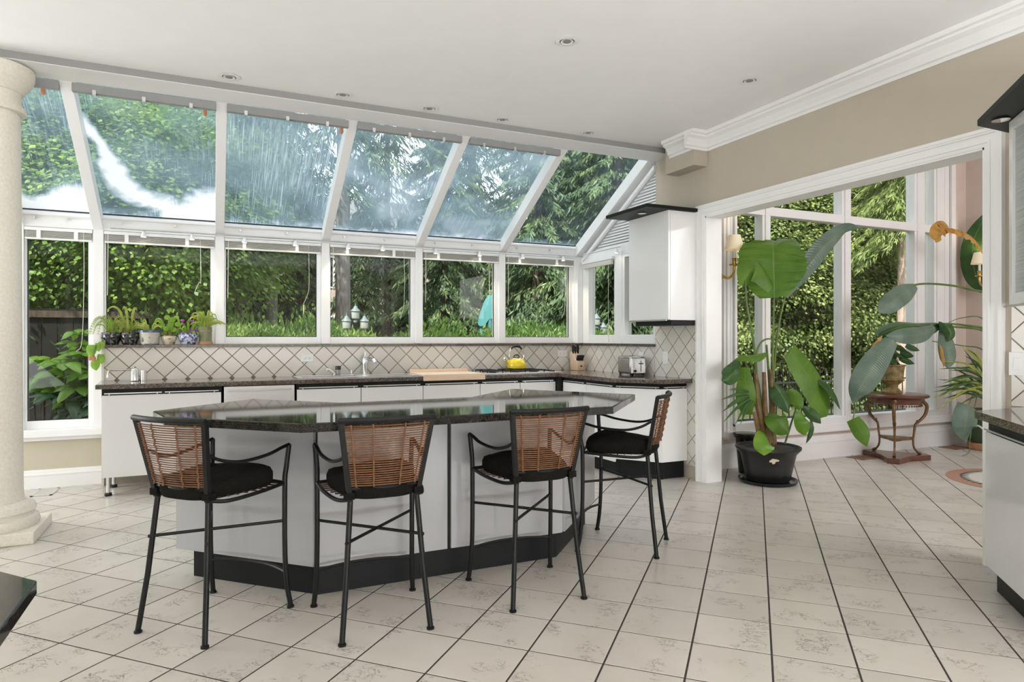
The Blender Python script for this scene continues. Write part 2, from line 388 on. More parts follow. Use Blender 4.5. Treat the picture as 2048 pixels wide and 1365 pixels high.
M['rhodo'] = leafmat('rhododendron_leaf', (.10, .24, .02), (.20, .40, .04), (.36, .55, .08), scale=3, transl=.35, rough=.35)
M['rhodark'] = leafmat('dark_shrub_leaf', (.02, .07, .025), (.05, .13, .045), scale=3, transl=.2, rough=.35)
M['banana'] = leafmat('banana_leaf', (.09, .21, .02), (.17, .33, .04), scale=4, stripes=60, transl=.4, rough=.3)
M['bananadark'] = leafmat('dark_banana_leaf', (.025, .085, .02), (.06, .15, .035), scale=4, stripes=50, transl=.25, rough=.25)
M['bananablue'] = leafmat('grey_green_banana_leaf', (.10, .17, .13), (.20, .28, .22), scale=4, stripes=40, transl=.2, rough=.3)
M['bananadry'] = leafmat('dried_banana_leaf', (.34, .15, .03), (.62, .34, .07), (.60, .36, .20), scale=7, stripes=30, transl=.3, rough=.6)
M['stalk'] = leafmat('green_stalk', (.07, .13, .03), (.15, .22, .06), scale=8, transl=.05)
M['fern'] = leafmat('yellow_green_fern', (.15, .24, .03), (.34, .42, .07), (.50, .50, .12), scale=12, transl=.35)
M['brightleaf'] = leafmat('bright_houseplant_leaf', (.14, .30, .02), (.28, .46, .05), scale=12, transl=.35)
M['purple'] = leafmat('purple_flower', (.22, .03, .22), (.42, .10, .40), scale=30, transl=.3)
M['cane'] = leafmat('brown_sheath', (.11, .06, .025), (.28, .16, .07), scale=14, transl=0)
M['bark'] = mat('grey_bark', (.13, .115, .105), .95, scale=9, stretch=(3, 3, .6), bump=1.0, col2=(.26, .24, .23))
M['barkpink'] = mat('pale_bark', (.36, .25, .20), .95, scale=8, stretch=(3, 3, .6), bump=1.0, col2=(.52, .40, .34))
M['barkdark'] = mat('dark_bark', (.04, .03, .022), .95, scale=9, stretch=(3, 3, .6), bump=1.0, col2=(.10, .07, .05))
M['ground'] = mat('leaf_litter', (.05, .06, .025), .95, scale=3, col2=(.12, .12, .05))
# ================================================================== THE ROOM
XR = 3.94; YB = 6.69; ZC = 3.05
POSTS = [-0.90, 0.064, 1.022, 1.98, 2.938, 3.896]
XL = -1.45                                   # left end of the glazing
def slope_z(y): return 2.196 + 0.5593 * (YB - y)   # underside of the rafters

# ---- floor: grout bed with the diagonal tiles as its parts
fl = MB(); fl.box(-4.6, 8.6, -3.6, 6.9, -.12, -.0012)
floor = struct(fl.build('floor', M['grout']), 'pale veined stone tile floor laid on the diagonal', 'floor')
TP = .3082; TS = .3006
tb = MB(); h = TS / 2; c = .001
tb.prism([(-h, -h), (h, -h), (h, h), (-h, h)], -.012, -.001)
tb.prism([(-h, -h), (h, -h), (h, h), (-h, h)], -.001, 0, [(-h + c, -h + c), (h - c, -h + c), (h - c, h - c), (-h + c, h - c)])
tile_me = tb.mesh('floor_tile'); tile_me.materials.append(M['tile'])
r2 = math.sqrt(.5); cand = []
fs, fc = math.sin(YAW), math.cos(YAW)
MED = (6.52, 3.36)
for i in range(-60, 60):
    for j in range(-60, 60):
        u = 3.744 + (i + .5) * .3077; w = .0655 + (j + .5) * .3087
        x = (u + w) * r2; y = (u - w) * r2
        if not (-4.5 < x < 8.5 and -3.4 < y < 6.90): continue
        if x > 4.1 and y > 5.10: continue
        d = x * fs + y * fc; l = x * fc - y * fs
        vis = d > 1.0 and abs(l) < d * .80 + .3
        if not vis and d > -1.5 and (x < -3 or y < -2.5): continue
        cand.append((0 if vis else 1, d, x, y))
cand.sort()
near = [q for q in cand if q[0] == 0]
ang = PI / 4
for q in near[:300]: link_copy(tile_me, 'tile', floor, (q[2], q[3], 0), (0, 0, ang))
rest = near[300:] + [q for q in cand if q[0] == 1]
rm = MB()
for q in rest:
    R = Matrix.Translation((q[2], q[3], 0)) @ Matrix.Rotation(ang, 4, 'Z'); rm.box(-h, h, -h, h, -.012, 0, R)
o = rm.build('tile_field', M['tile'], floor); o['kind'] = 'stuff'

# ---- ceiling, beam over the glazing
ce = B(-4.6, XR + .2, -3.6, 4.965, ZC, ZC + .25)
ceiling = struct(ce.build('ceiling', M['ceiling']), 'flat white kitchen ceiling', 'ceiling')
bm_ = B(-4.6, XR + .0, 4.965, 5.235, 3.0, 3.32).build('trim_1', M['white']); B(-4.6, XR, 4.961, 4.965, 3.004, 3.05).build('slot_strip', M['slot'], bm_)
struct(bm_, 'white beam along the top of the sloped glazing', 'beam')
up = B(-4.6, XR + .2, 4.7, 4.965, ZC + .25, 6.2).build('wall_upper', M['khaki']); struct(up, 'outer wall of the storey above the kitchen', 'wall')  # added out of view to keep direct sun off the sloped glazing

# ---- back wall: knee wall, posts, eave beam
wb = MB(); wb.box(XL - 3.2, -.86, 6.70, 6.86, 0, .44)
wall_back = struct(wb.build('wall_back', M['khaki']), 'khaki knee wall under the window wall', 'wall')
B(-.86, XR, 6.588, 6.86, 0, 1.19).build('knee_wall', M['splashgrout'], wall_back)
B(-.865, -.846, 6.575, 6.70, 0, 1.19).build('end_board', M['walltile'], wall_back)
B(XL - 3.2, XL - .08, 6.70, 6.86, .44, 3.2).build('wall_panel', M['khaki'], wall_back)
for k, x in enumerate([XL - .02] + POSTS):
    z0 = .50 if k < 2 else 1.215
    B(x - .039, x + .039, 6.66, 6.80, z0, 2.26).build('post', M['frame'], wall_back, bevel=.003)
B(XL - .06, XR, 6.665, 6.82, 2.212, 2.318).build('eave_beam', M['frame'], wall_back, bevel=.003)
B(XL - .06, -.86, 6.60, 6.80, .44, .50).build('window_ledge', M['white'], wall_back, bevel=.004)
B(XL - .06, -.86, 6.655, 6.70, .405, .44).build('ledge_apron', M['white'], wall_back)
# granite sill over the tiles
tag_s = B(-.875, XR, 6.545, 6.70, 1.188, 1.213).build('sill', M['granite'], wall_back)
def baseboard(name, x0, x1, y, h, label, mt='white'):
    b = MB()
    prof = [(0, 0), (0, h), (-.010, h), (-.014, h * .93), (-.016, h * .82), (-.024, h * .76), (-.024, h * .70), (-.02, h * .68), (-.02, 0)]
    b.extrude([(x0, y + a, z) for a, z in prof], (x1 - x0, 0, 0)); return struct(b.build(name, M[mt]), label, 'baseboard')
baseboard('baseboard_back', XL - 3, -.5, 6.70, .155, 'white moulded baseboard on the khaki knee wall')

# ---- wall tiles
def clip(poly, x0, x1, z0, z1):
    def cut(p, f, inter):
        out = []
        for i in range(len(p)):
            a, b = p[i - 1], p[i]
            if f(b):
                if not f(a): out.append(inter(a, b))
                out.append(b)
            elif f(a): out.append(inter(a, b))
        return out
    def ix(v): return lambda a, b: (v, a[1] + (b[1] - a[1]) * (v - a[0]) / (b[0] - a[0]))
    def iz(v): return lambda a, b: (a[0] + (b[0] - a[0]) * (v - a[1]) / (b[1] - a[1]), v)
    for f, g in ((lambda p: p[0] > x0, ix(x0)), (lambda p: p[0] < x1, ix(x1)), (lambda p: p[1] > z0, iz(z0)), (lambda p: p[1] < z1, iz(z1))):
        if len(poly) < 3: return []
        poly = cut(poly, f, g)
    return poly
def diamonds(parent, org, rect, place, D=.1837, gap=.0075):
    x0, x1, z0, z1 = rect; hd = D / 2 - gap * .7
    n = int((x1 - x0) / D) + 3; m_ = int((z1 - z0) / D) + 3
    ks = math.floor((x0 - org[0]) / D); kz = math.floor((z0 - org[1]) / D)
    for i in range(ks - 1, ks + n + 1):
        for j in range(kz - 1, kz + m_ + 1):
            for off in (0, .5):
                cx = org[0] + (i + .5 + off) * D; cz = org[1] + (j + off) * D
                p = clip([(cx - hd, cz), (cx, cz - hd), (cx + hd, cz), (cx, cz + hd)], x0, x1, z0, z1)
                if len(p) < 3: continue
                A = abs(sum(p[k - 1][0] * p[k][1] - p[k][0] * p[k - 1][1] for k in range(len(p)))) / 2
                if A < .0004: continue
                mb = MB(); a, vec = place(p); mb.extrude(a, vec); mb.build('wall_tile', M['walltile'], parent)
diamonds(wall_back, (2.004, 1.107), (-.846, XR - .004, .905, 1.188), lambda p: ([(x, 6.588, z) for x, z in p], (0, -.008, 0)))

# ---- right wall with the wide opening to the plant room
OY0, OY1, OZ = 2.22, 4.50, 2.34
wr = MB()
wr.box(XR, XR + .15, OY1, 5.215, 0, 3.3); wr.box(XR, XR + .15, -3.6, OY0, 0, 3.3); wr.box(XR, XR + .15, OY0, OY1, OZ, 3.3)
wr.box(XR, XR + .15, 5.215, 6.75, 0, 1.19)
wall_right = struct(wr.build('wall_right', M['beige']), 'beige wall with the wide opening to the plant room', 'wall')
B(XR - .0035, XR, 4.60, 5.215, .12, 1.5).build('tile_bed', M['splashgrout'], wall_right)
B(XR - .0035, XR, 5.215, 6.59, .9, 1.188).build('tile_bed', M['splashgrout'], wall_right)
B(XR - .0035, XR, .4, 2.09, .9, 1.5).build('tile_bed', M['splashgrout'], wall_right)
plr = lambda p: ([(XR - .0035, y, z) for y, z in p], (-.008, 0, 0))
cr = at(1334.7, 674, X=XR); orgR = (cr.y, cr.z)
diamonds(wall_right, orgR, (4.605, 5.215, .12, 1.5), plr)
diamonds(wall_right, orgR, (5.219, 6.58, .905, 1.188), plr)
diamonds(wall_right, orgR, (1.0, 2.085, .905, 1.5), plr)
B(XR - .03, XR, 5.20, 6.60, 1.188, 1.213).build('sill', M['granite'], wall_right)
# crown moulding and the small bulkhead
CP = [(0, 2.905), (-.012, 2.905), (-.014, 2.925), (-.028, 2.932), (-.034, 2.955), (-.05, 2.985), (-.078, 3.005), (-.082, 3.018), (-.1, 3.024), (-.104, 3.05), (0, 3.05)]
cw = MB(); cw.extrude([(XR + a, -3.5, z) for a, z in CP], (0, 4.486 + 3.5, 0))
cw.extrude([(XR - .15 + a, 4.486, z) for a, z in CP], (0, .32, 0))
cw.extrude([(XR - .15 - .104, 4.486 + a, z) for a, z in CP], (.254, 0, 0))
struct(cw.build('trim_2', M['crown']), 'stepped white crown moulding along the beige wall', 'moulding')
struct(B(XR - .15, XR, 4.486, 4.875, 2.775, 3.05).build('trim_3', M['beige']), 'small beige bulkhead box under the crown moulding', 'bulkhead')
# casing of the opening
def casing(name, label, X0, sgn, y0, y1, ztop, wd, mt='white'):
    b = MB()
    for a, t in ((0, .020), (.006, .028), (.03, .022), (.065, .030), (.085, .036)):
        pass
    steps = [(0, .022, .016), (.022, .034, .024), (.034, .068, .019), (.068, .080, .030), (.080, wd, .036)]
    for a, e, t in steps:
        xa, xb = (X0 - t, X0) if sgn < 0 else (X0, X0 + t)
        b.box(xa, xb, y1 + a, y1 + e, 0, ztop + e); b.box(xa, xb, y0 - e, y0 - a, 0, ztop + e)
        b.box(xa, xb, y0 - a, y1 + a, ztop + a, ztop + e)
    o = b.build(name, M[mt]); return struct(o, label, 'door casing')
cs = casing('trim_4', 'white moulded casing around the plant room opening', XR, -1, OY0, OY1, OZ, .10)
jm = MB(); jm.box(XR, XR + .16, OY1 - .002, OY1 + .0, 0, OZ); jm.box(XR - .01, XR + .165, OY1 - .012, OY1 + .0, 0, OZ); jm.box(XR - .01, XR + .165, OY0, OY0 + .012, 0, OZ); jm.box(XR - .01, XR + .165, OY0, OY1, OZ - .012, OZ)
jm.build('jamb_lining', M['white'], cs)

# ---- rafters and roof panes
raf = sroot('trim_5', 'white sloped rafters of the kitchen glazing', 'rafter')
sl = math.atan(.5593); L_r = (YB - 5.20) / math.cos(sl)
for x in [XL - .02] + POSTS[:-1] + [XR - .035]:
    b = MB(); w = .038
    b.extrude([(x - w, YB + .02, slope_z(YB + .02)), (x - w, 5.2, slope_z(5.2)), (x - w, 5.2, slope_z(5.2) + .135), (x - w, YB + .02, slope_z(YB + .02) + .135)], (2 * w, 0, 0))
    b.build('rafter', M['frame'], raf, bevel=.003)
wet = [dict(drip=.25, white=.95, wx=.12, wy=.10, haze=.33), dict(drip=.35, white=1.0, wx=.10, wy=.95, haze=.30),
       dict(drip=.30, white=0, haze=.38), dict(drip=.14, white=0, haze=.52), dict(drip=.14, white=0, haze=.48), dict(drip=.04, white=0, haze=.07)]
wl_ = ['leftmost roof pane with a milky patch at its foot', 'roof pane with a white curl of condensation', 'roof pane streaked with fine vertical run marks',
       'roof pane evenly hazed blue grey', 'roof pane with a pale smudge at its lower corner', 'clear roof pane next to the gable blind']
xs = [XL - .02] + POSTS
for k in range(6):
    x0, x1 = xs[k] + .036, xs[k + 1] - .036
    w = sroot('window_%d' % (k + 7), wl_[k], 'roof window', (x0, YB, slope_z(YB) + .125))
    w.rotation_euler = (sl, 0, 0)
    # local: x across, y runs down-slope negative -> use a flipped frame
    W = x1 - x0; Lp = L_r
    g = MB(); g.box(0, W, -.006, 0, 0, 1)
    # pane object whose own y axis climbs the slope
    p = bpy.data.objects.new('pane', MB().box(0, W, 0, Lp, 0, .006).mesh('pane')); COL.objects.link(p); p.data.materials.append(wet_glass('wet_pane_%d' % k, k + 1.3, **wet[k]))
    w.rotation_euler = (PI - sl, 0, 0) if False else (0, 0, 0)
    p.parent = w; p.matrix_local = Matrix(((1, 0, 0, 0), (0, -math.cos(sl), math.sin(sl), 0), (0, math.sin(sl), math.cos(sl), 0), (0, 0, 0, 1)))
    fr = MB()
    cz = math.sin(sl)
    fr.tube([(-.0, -.055, .002), (W, -.055, .002)], .019, 12)
    fr.build('blind_roller', M['frame'], w, smooth=True)
    B(0, W, -.03, .0, .02, .045).build('bottom_rail', M['frame'], w)
    B(0, W, -.062, -.05, .024, .034).build('gasket', M['black'], w)
    yy = 5.255 - YB; zz = 2.948 - (slope_z(YB) + .125)
    if k < 5: B(0, W, yy, yy + .045, zz, zz + .055).build('blind_headrail', M['slot'], w)
    for q in () if k == 5 else (.12, .42, .72) if W > .7 else (.2,):
        B(q * W / .9, q * W / .9 + .022, yy - .006, yy + .06, zz - .012, zz + .02).build('bracket', M['alu'], w)
    for q in (.15, .62):
        B(q * W, q * W + .012, -.06, -.03, -.045, -.028).build('clip', M['alu'], w)
# wooden cord tassels hanging from three of the roof blinds
for k, px, py in ((0, 86, 176), (1, 410, 219), (2, 683, 256)):
    w = bpy.data.objects['window_%d' % (k + 7)]; q = at(px, py, Y=5.33) - w.location
    MB().lathe([(0, .03), (.006, .026), (.008, .0), (.015, -.012), (.016, -.03), (.010, -.045), (0, -.048)], 12, tuple(q)).build('cord_tassel', M['terracotta'], w, smooth=True)
    MB().tube([tuple(q + Vector((0, 0, .028))), tuple(q + Vector((0, -.03, .09)))], .0015, 5).build('blind_cord', M['cord'], w)
# gable triangle with closed blind slats on the right wall
M['ventdark'] = mat('grey_gap', (.62, .62, .63), .7, var=.02)  # shadow between the blind slats, put into the backing colour
gb = struct(MB().extrude([(XR, 6.72, slope_z(6.72)), (XR, 5.2, slope_z(5.2)), (XR, 5.2, slope_z(5.2) + .2), (XR, 6.72, slope_z(6.72) + .2)], (.12, 0, 0)).build('trim_6', M['frame']), 'white sloped frame of the gable window', 'window frame')
MB().extrude([(XR - .025, 6.66, slope_z(6.66) - .06), (XR - .025, 5.215, slope_z(5.215) - .06), (XR - .025, 5.215, slope_z(5.215) - .10), (XR - .025, 6.66, slope_z(6.66) - .10)], (.03, 0, 0)).build('gable_bead', M['frame'], gb)
B(XR, XR + .12, 5.215, 6.72, 2.155, 2.26).build('gable_rail', M['frame'], gb)
MB().extrude([(XR + .06, 6.7, 2.2), (XR + .06, 5.215, 2.2), (XR + .06, 5.215, slope_z(5.215)), (XR + .06, 6.7, slope_z(6.7) + .01)], (.02, 0, 0)).build('gable_backing', M['ventdark'], gb)
gbl = thing('gable_blind', 'white slatted blind closed over the triangular gable window', 'blind', (XR, 5.2, 2.26))
k = 0; z = 2.275
while z < 2.93:
    y1 = YB - (z + .10 - 2.196) / .5593 - .02
    if y1 > 5.26: MB().box(-.014, .014, .02, y1 - 5.2, -.0007, .0007, Matrix.Translation((.02, 0, z - 2.26)) @ Matrix.Rotation(-.95, 4, 'Y')).build('slat', M['white'], gbl)
    z += .030
# side windows in the right return
for n, (ya, yb_, lab) in enumerate(((5.90, 6.60, 'side window beside the corner post of the kitchen'), (5.215, 5.80, 'side window behind the white wall cabinet'))):
    w = sroot('window_%d' % (13 + n), lab, 'window', (XR, ya, 1.213))
    H_ = 2.155 - 1.213; W = yb_ - ya
    e1 = W - .13 if n == 0 else W - .05
    f = MB(); f.box(0, .09, .045, e1, 0, .095); f.box(0, .09, .045, e1, H_ - .03, H_)
    f.box(0.0, .09, 0, .045, 0, H_); f.box(0, .09, e1, W, 0, H_)
    f.build('frame', M['frame'], w, bevel=.003)
    B(.05, .056, .03, W - .03, .03, H_ - .03).build('pane', M['glass'], w)
B(XR - .01, XR + .1, 5.79, 5.905, 1.213, 2.2).build('side_post', M['frame'], wall_right, bevel=.003)
B(XR - .07, XR - .0, 6.6, 6.67, 1.213, 2.22).build('corner_post', M['frame'], wall_back, bevel=.003)

# ---- back windows
labs = ['tall narrow window beside the stone column', 'window behind the row of sill plants', 'window onto the grey tree trunk and maple',
        'window facing the garden lantern post', 'window showing the folded turquoise parasol', 'window next to the inside corner post']
for k in range(6):
    x0, x1 = xs[k] + .039, xs[k + 1] - .039; z0 = .50 if k == 0 else 1.213
    w = sroot('window_%d' % (k + 1), labs[k], 'window', (x0, 6.70, z0)); W = x1 - x0; H_ = 2.215 - z0
    f = MB(); bot = .07
    f.box(.014, W - .04, 0, .07, 0, bot); f.box(.014, W - .04, 0, .07, H_ - .03, H_); f.box(0, .014, 0, .07, 0, H_); f.box(W - .04, W, 0.0, .07, 0, H_)
    f.build('frame', M['frame'], w, bevel=.002)
    g = MB(); g.box(.014, .02, .02, .03, bot, H_); g.box(W - .046, W - .04, .02, .03, bot, H_); g.box(.014, W - .04, .02, .03, bot, bot + .006)
    g.build('gasket', M['dark'], w)
    B(.01, W - .03, .03, .036, bot - .01, H_ - .02).build('pane', M['glass'], w)
    # raised venetian blind of this window
    bl = thing('venetian_blind', 'white venetian blind pulled up, ' + ['over the tall narrow window', 'above the row of sill plants', 'above the grey trunk view', 'above the lantern view', 'above the parasol view', 'beside the corner post'][k], 'blind', (x0, 6.69, 2.105), group='raised venetian blinds')
    B(.004, W - .004, -.035, 0, .075, .103).build('headrail', M['white'], bl, bevel=.002)
    st = MB()
    for q in range(9): st.box(.012, W - .012, -.033, -.004, .018 + q * .006, .0205 + q * .006)
    st.build('slat_stack', M['ventgrey'], bl)['kind'] = 'stuff'
    B(.008, W - .008, -.034, -.003, 0, .015).build('bottom_rail', M['white'], bl, bevel=.002)
    for q in (.18, .72): B(q * W, q * W + .03, -.037, -.034, .0, .08).build('ladder_tape', M['white'], bl)
    ln = [.95, .42, .5, .62, .5, .6][k]
    q = W * .86
    pts = [(q, -.03, .08), (q + .004, -.035, -.3), (q - .01, -.04, -ln + .1), (q - .05, -.045, -ln)]
    MB().tube(bez(pts, 6), .0022, 5).build('pull_cord', M['cord'], bl)
    if k: MB().tube([(.035, -.032, .09), (.03, -.036, -.46)], .003, 6).build('tilt_wand', M['cord'], bl)
    if k == 2: MB().lathe([(0, -.0), (.004, -.01), (.006, -.05), (.003, -.09), (0, -.1)], 8, (q - .05, -.045, -ln)).build('cord_tassel', M['cord'], bl)
# the blind cord reaching the sill
bl = thing('side_blind', 'white venetian blind pulled up over the corner side window', 'blind', (XR - .01, 5.93, 2.07))
B(-.035, 0, 0, .62, .055, .085).build('headrail', M['white'], bl); B(-.034, -.004, .01, .61, .0, .05).build('slat_stack', M['ventgrey'], bl)
MB().tube(bez([(-.03, .06, .06), (-.035, .06, -.4), (-.035, .055, -.72)], 5), .0022, 5).build('pull_cord', M['cord'], bl)
MB().tube([(-.035, .05, -.72), (-.04, .07, -.70), (-.035, .06, -.78), (-.03, .05, -.72), (-.035, .055, -.84)], .004, 5).build('cord_knot', M['cord'], bl)

# ---- track light
tl = thing('track_light', 'white low voltage cable track with small glowing spotlights above the windows', 'track light', (0, 6.60, 2.225))
MB().tube([(-.80, 0, 0), (3.86, 0, 0)], .005, 8).build('cable', M['alu'], tl)
MB().tube([(-.80, -.025, 0), (3.86, -.025, 0)], .005, 8).build('cable', M['alu'], tl)
MB().tube([(3.86, 0, 0), (3.86, -.9, 0)], .004, 8).build('cable', M['alu'], tl)
hd = MB().lathe([(.0, .0), (.010, 0), (.014, -.012), (.024, -.045), (.026, -.05), (.022, -.05), (.0, -.03)], 14).mesh('spot_shade', True); hd.materials.append(M['whiteplastic'])
bu = MB().lathe([(0, -.033), (.014, -.036), (.019, -.047), (.0, -.050)], 10).mesh('spot_bulb', True); bu.materials.append(M['bulb'])
for x in (-.55, -.166, .274, .728, 1.231, 1.577, 2.14, 2.638, 3.155, 3.671):
    s_ = link_copy(hd, 'spot_shade', tl, (x, -.012, -.012)); link_copy(bu, 'spot_bulb', s_)
    B(x - .008, x + .008, .0, .06, -.002, .004).build('bracket', M['alu'], tl)
s_ = link_copy(hd, 'spot_shade', tl, (3.845, -.84, -.012)); link_copy(bu, 'spot_bulb', s_)
for x in (-.2, 1.2, 2.6, 3.6):
    d = bpy.data.lights.new('spot_light', 'SPOT'); d.energy = 15; d.color = (1, .82, .6); d.spot_size = 1.9; d.spot_blend = .8; d.shadow_soft_size = .02
    o = bpy.data.objects.new('spot_light', d); COL.objects.link(o); o.parent = tl; o.location = (x, -.012, -.075)

# ---- recessed downlights
ring = MB().lathe([(.030, 0), (.043, 0), (.047, -.004), (.030, -.006), (.030, 0)], 28).mesh('ring', True); ring.materials.append(M['white'])
gim = MB().lathe([(.018, .004), (.030, -.001), (.028, .006), (.018, .012)], 24).mesh('gimbal', True); gim.materials.append(M['whiteplastic'])
len_ = MB().lathe([(0, .010), (.018, .006), (.018, .003), (0, .004)], 16).mesh('lamp_face', True); len_.materials.append(M['lens'])
DL = [(.104, 4.83), (.865, 4.84), (1.524, 4.85), (2.14, 4.85), (2.95, 4.85), (1.926, 3.409), (3.362, 3.406)]
DLL = ['leftmost recessed ceiling light beside the glazing beam', 'recessed ceiling light second from the left by the beam', 'middle recessed ceiling light of the row by the beam', 'recessed ceiling light fourth in the row by the beam', 'recessed ceiling light near the bulkhead end of the beam', 'recessed ceiling light nearest the top of the view', 'recessed ceiling light near the crown moulding']
for (x, y), lb in zip(DL, DLL):
    t = thing('ceiling_downlight', lb, 'ceiling light', (x, y, ZC - .008), group='recessed ceiling lights')
    link_copy(ring, 'ring', t, (0, 0, .007), sc=(1.5, 1.5, 1)); link_copy(gim, 'gimbal', t, sc=(1.3, 1.3, 1)); link_copy(len_, 'lamp_face', t, (0, 0, -.004), sc=(1.3, 1.3, 1))

# ---- column
colm = thing('stone_column', 'round pale limestone column with moulded capital and square plinth', 'column', (-1.27, 5.13, 0))
B(-.27, .27, -.24, .27, 0, .075).build('plinth', M['column'], colm, bevel=.006)
MB().lathe([(.0, .075), (.245, .075), (.255, .10), (.245, .135), (.225, .145), (.222, .16), (.235, .175), (.225, .21), (.195, .22), (.18, .235), (.0, .235)], 40).build('base_moulding', M['column'], colm, smooth=True)
MB().lathe([(.172, .23), (.165, .30), (.160, 1.2), (.150, 2.75)], 48).build('shaft', M['column'], colm, smooth=True)
MB().lathe([(.150, 2.70), (.178, 2.705), (.182, 2.725), (.176, 2.745), (.154, 2.75), (.154, 2.83), (.166, 2.835), (.17, 2.85), (.19, 2.87), (.215, 2.91), (.225, 2.935), (.228, 2.985), (.2, 3.0), (0, 3.0)], 48).build('capital', M['column'], colm, smooth=True)

# ---- plant room (through the opening)
PY = 4.93; PX = 8.35; PH = 4.1
GX0, GX1, GZ0 = 4.62, 7.86, .41
pw = MB(); pw.box(XR + .15, GX0, PY, PY + .14, 0, PH); pw.box(GX1, PX + .15, PY, PY + .14, 0, PH); pw.box(GX0, GX1, PY, PY + .14, 0, GZ0 - .02); pw.box(GX0, GX1, PY, PY + .14, 3.85, PH)
struct(pw.build('wall_plant_room', M['pink']), 'cream and blush window wall of the plant room', 'wall')
struct(B(PX, PX + .15, -.9, PY + .1, 0, PH).build('wall_blush', M['pink']), 'blush pink end wall of the plant room', 'wall')
struct(B(XR + .1, PX + .15, -.9, PY + .14, PH, PH + .2).build('ceiling_plant_room', M['ceiling']), 'white ceiling of the plant room', 'ceiling')
struct(B(XR + .15, PX + .15, -1.0, -.9, 0, PH).build('wall_plant_room_near', M['pink']), 'blush wall at the near end of the plant room', 'wall')
struct(B(XR + .15, XR + .17, -.9, OY0, 0, PH).build('wall_plant_room_left', M['pink']), 'blush side wall of the plant room', 'wall')
struct(MB().box(XR + .0, XR + .17, -.9, PY + .1, 3.3, PH).build('wall_plant_room_upper', M['pink']), 'upper side wall of the plant room', 'wall')
pwn = sroot('window_15', 'tall white framed window wall of the plant room', 'window', (GX0, PY, GZ0))
pf = MB(); W = GX1 - GX0; Ht = 3.85 - GZ0
for a, b_ in ((0, .025), (.37, .48), (1.507, 1.647), (2.70, 2.885), (3.05, 3.24)): pf = B(a, b_, -.05, .06, 0, Ht); pf.build('mullion', M['white'], pwn, bevel=.006); B(a + .03 if b_ - a > .05 else a, b_ - .03 if b_ - a > .05 else b_, -.065, -.04, 0, Ht).build('mullion_bead', M['white'], pwn)
B(0, W, -.055, .05, 2.09, 2.18).build('transom', M['white'], pwn, bevel=.006)
B(0, W, -.07, .05, -.05, .03).build('sill', M['white'], pwn, bevel=.008)
B(-.10, 3.62, -.075, .0, -.13, -.04).build('sill_apron', M['white'], pwn, bevel=.012)
for a, b_ in ((.02, .38), (.47, 1.515), (1.64, 2.71), (2.88, 3.06)):
    for z0, z1 in ((.02, 2.1), (2.17, Ht)): B(a, b_, .01, .016, z0, z1).build('pane', M['glass'], pwn)
for a, t in ((-.11, .03), (-.08, .045), (-.03, .035)): B(a, a + .035, -t, 0, -.1, Ht).build('side_casing', M['white'], pwn)
for a, t in ((3.24, .05), (3.30, .035), (3.36, .06), (3.44, .03)): B(a, a + .045, -t, 0, -.1, Ht).build('side_casing', M['white'], pwn)
b = MB()
prof = [(0, 0), (0, .24), (-.012, .24), (-.016, .225), (-.018, .20), (-.03, .19), (-.03, .17), (-.024, .165), (-.024, 0)]
b.extrude([(XR + .17, PY + a, z) for a, z in prof], (PX - XR - .17, 0, 0))
b.extrude([(PX + a, -.9, z) for a, z in prof], (0, PY + .9, 0))
struct(b.build('baseboard_plant_room', M['white']), 'tall moulded baseboard under the plant room window', 'baseboard')
# rear and left walls closing the kitchen
struct(B(-4.75, XR + .2, -3.75, -3.6, 0, 3.3).build('wall_front', M['beige']), 'beige wall at the far end of the room behind the view', 'wall')
struct(B(-4.75, -4.6, -3.75, 6.9, 0, 3.3).build('wall_left', M['khaki']), 'khaki wall at the left end of the room', 'wall')
# ================================================================== CABINETS
ZT = .905; TH = .038
CY = 6.055                       # door faces of the back run
BACK = [(-.797, .072, 'leftmost white base cabinet standing on steel legs', 2), (.679, 1.248, 'white base cabinet right of the dishwasher', 1), (1.248, 1.84, 'white base cabinet under the sink', 1),
        (1.84, 2.429, 'white base cabinet under the maple board', 1), (2.429, 2.871, 'narrow white base cabinet left of the cooktop middle', 1), (2.871, 3.284, 'white base cabinet beside the dark corner filler', 1)]
def cabinet(name, label, x0, x1, nrail, legs):
    W = x1 - x0; t = thing(name, label, 'cabinet', (x0, CY, 0), group='white base cabinets along the back run')
    zb = .16
    B(.008, W - .008, .02, .50, zb, ZT - TH).build('body', M['dark'] if not legs else M['cab'], t)
    B(.0, W, .012, .03, .80, ZT - TH).build('finger_recess', M['dark'], t)
    B(.003, W - .003, 0, .02, zb, .815).build('door', M['cab'], t, bevel=.0015)
    d = t.children[-1]
    for k in range(nrail):
        a = .02 + k * (W - .02) / nrail; e = a + (W - .04) / nrail - .012
        r = MB(); r.box(a, e, -.012, -.004, .826, .834); 
        r.box(a + .03, a + .036, -.01, .01, .812, .828); r.box(e - .036, e - .03, -.01, .01, .812, .828)
        r.build('rail_handle', M['alu'], d)
    if legs:
        for lx, ly in ((.035, .09), (.035, .42)):
            MB().tube([(lx, ly, .02), (lx, ly, zb)], .014, 12).build('leg', M['chrome'], t, smooth=True)
            MB().lathe([(.026, 0), (.028, .006), (.026, .022), (.016, .026)], 14, (lx, ly, 0)).build('foot', M['blackgloss'], t, smooth=True)
    else: B(.0, W, .06, .075, 0, zb).build('toe_kick', M['dark'], t)
    return t
for i, (a, e, lb, n) in enumerate(BACK): cabinet('base_cabinet', lb, a, e, n, i == 0)
dw = thing('dishwasher', 'stainless dishwasher with a long bar handle', 'dishwasher', (.083, CY, 0))
B(.005, .585, .03, .5, .1, ZT - TH).build('body', M['dark'], dw)
dd = B(.008, .578, -.004, .03, .12, .86).build('door', M['steel'], dw, bevel=.003)
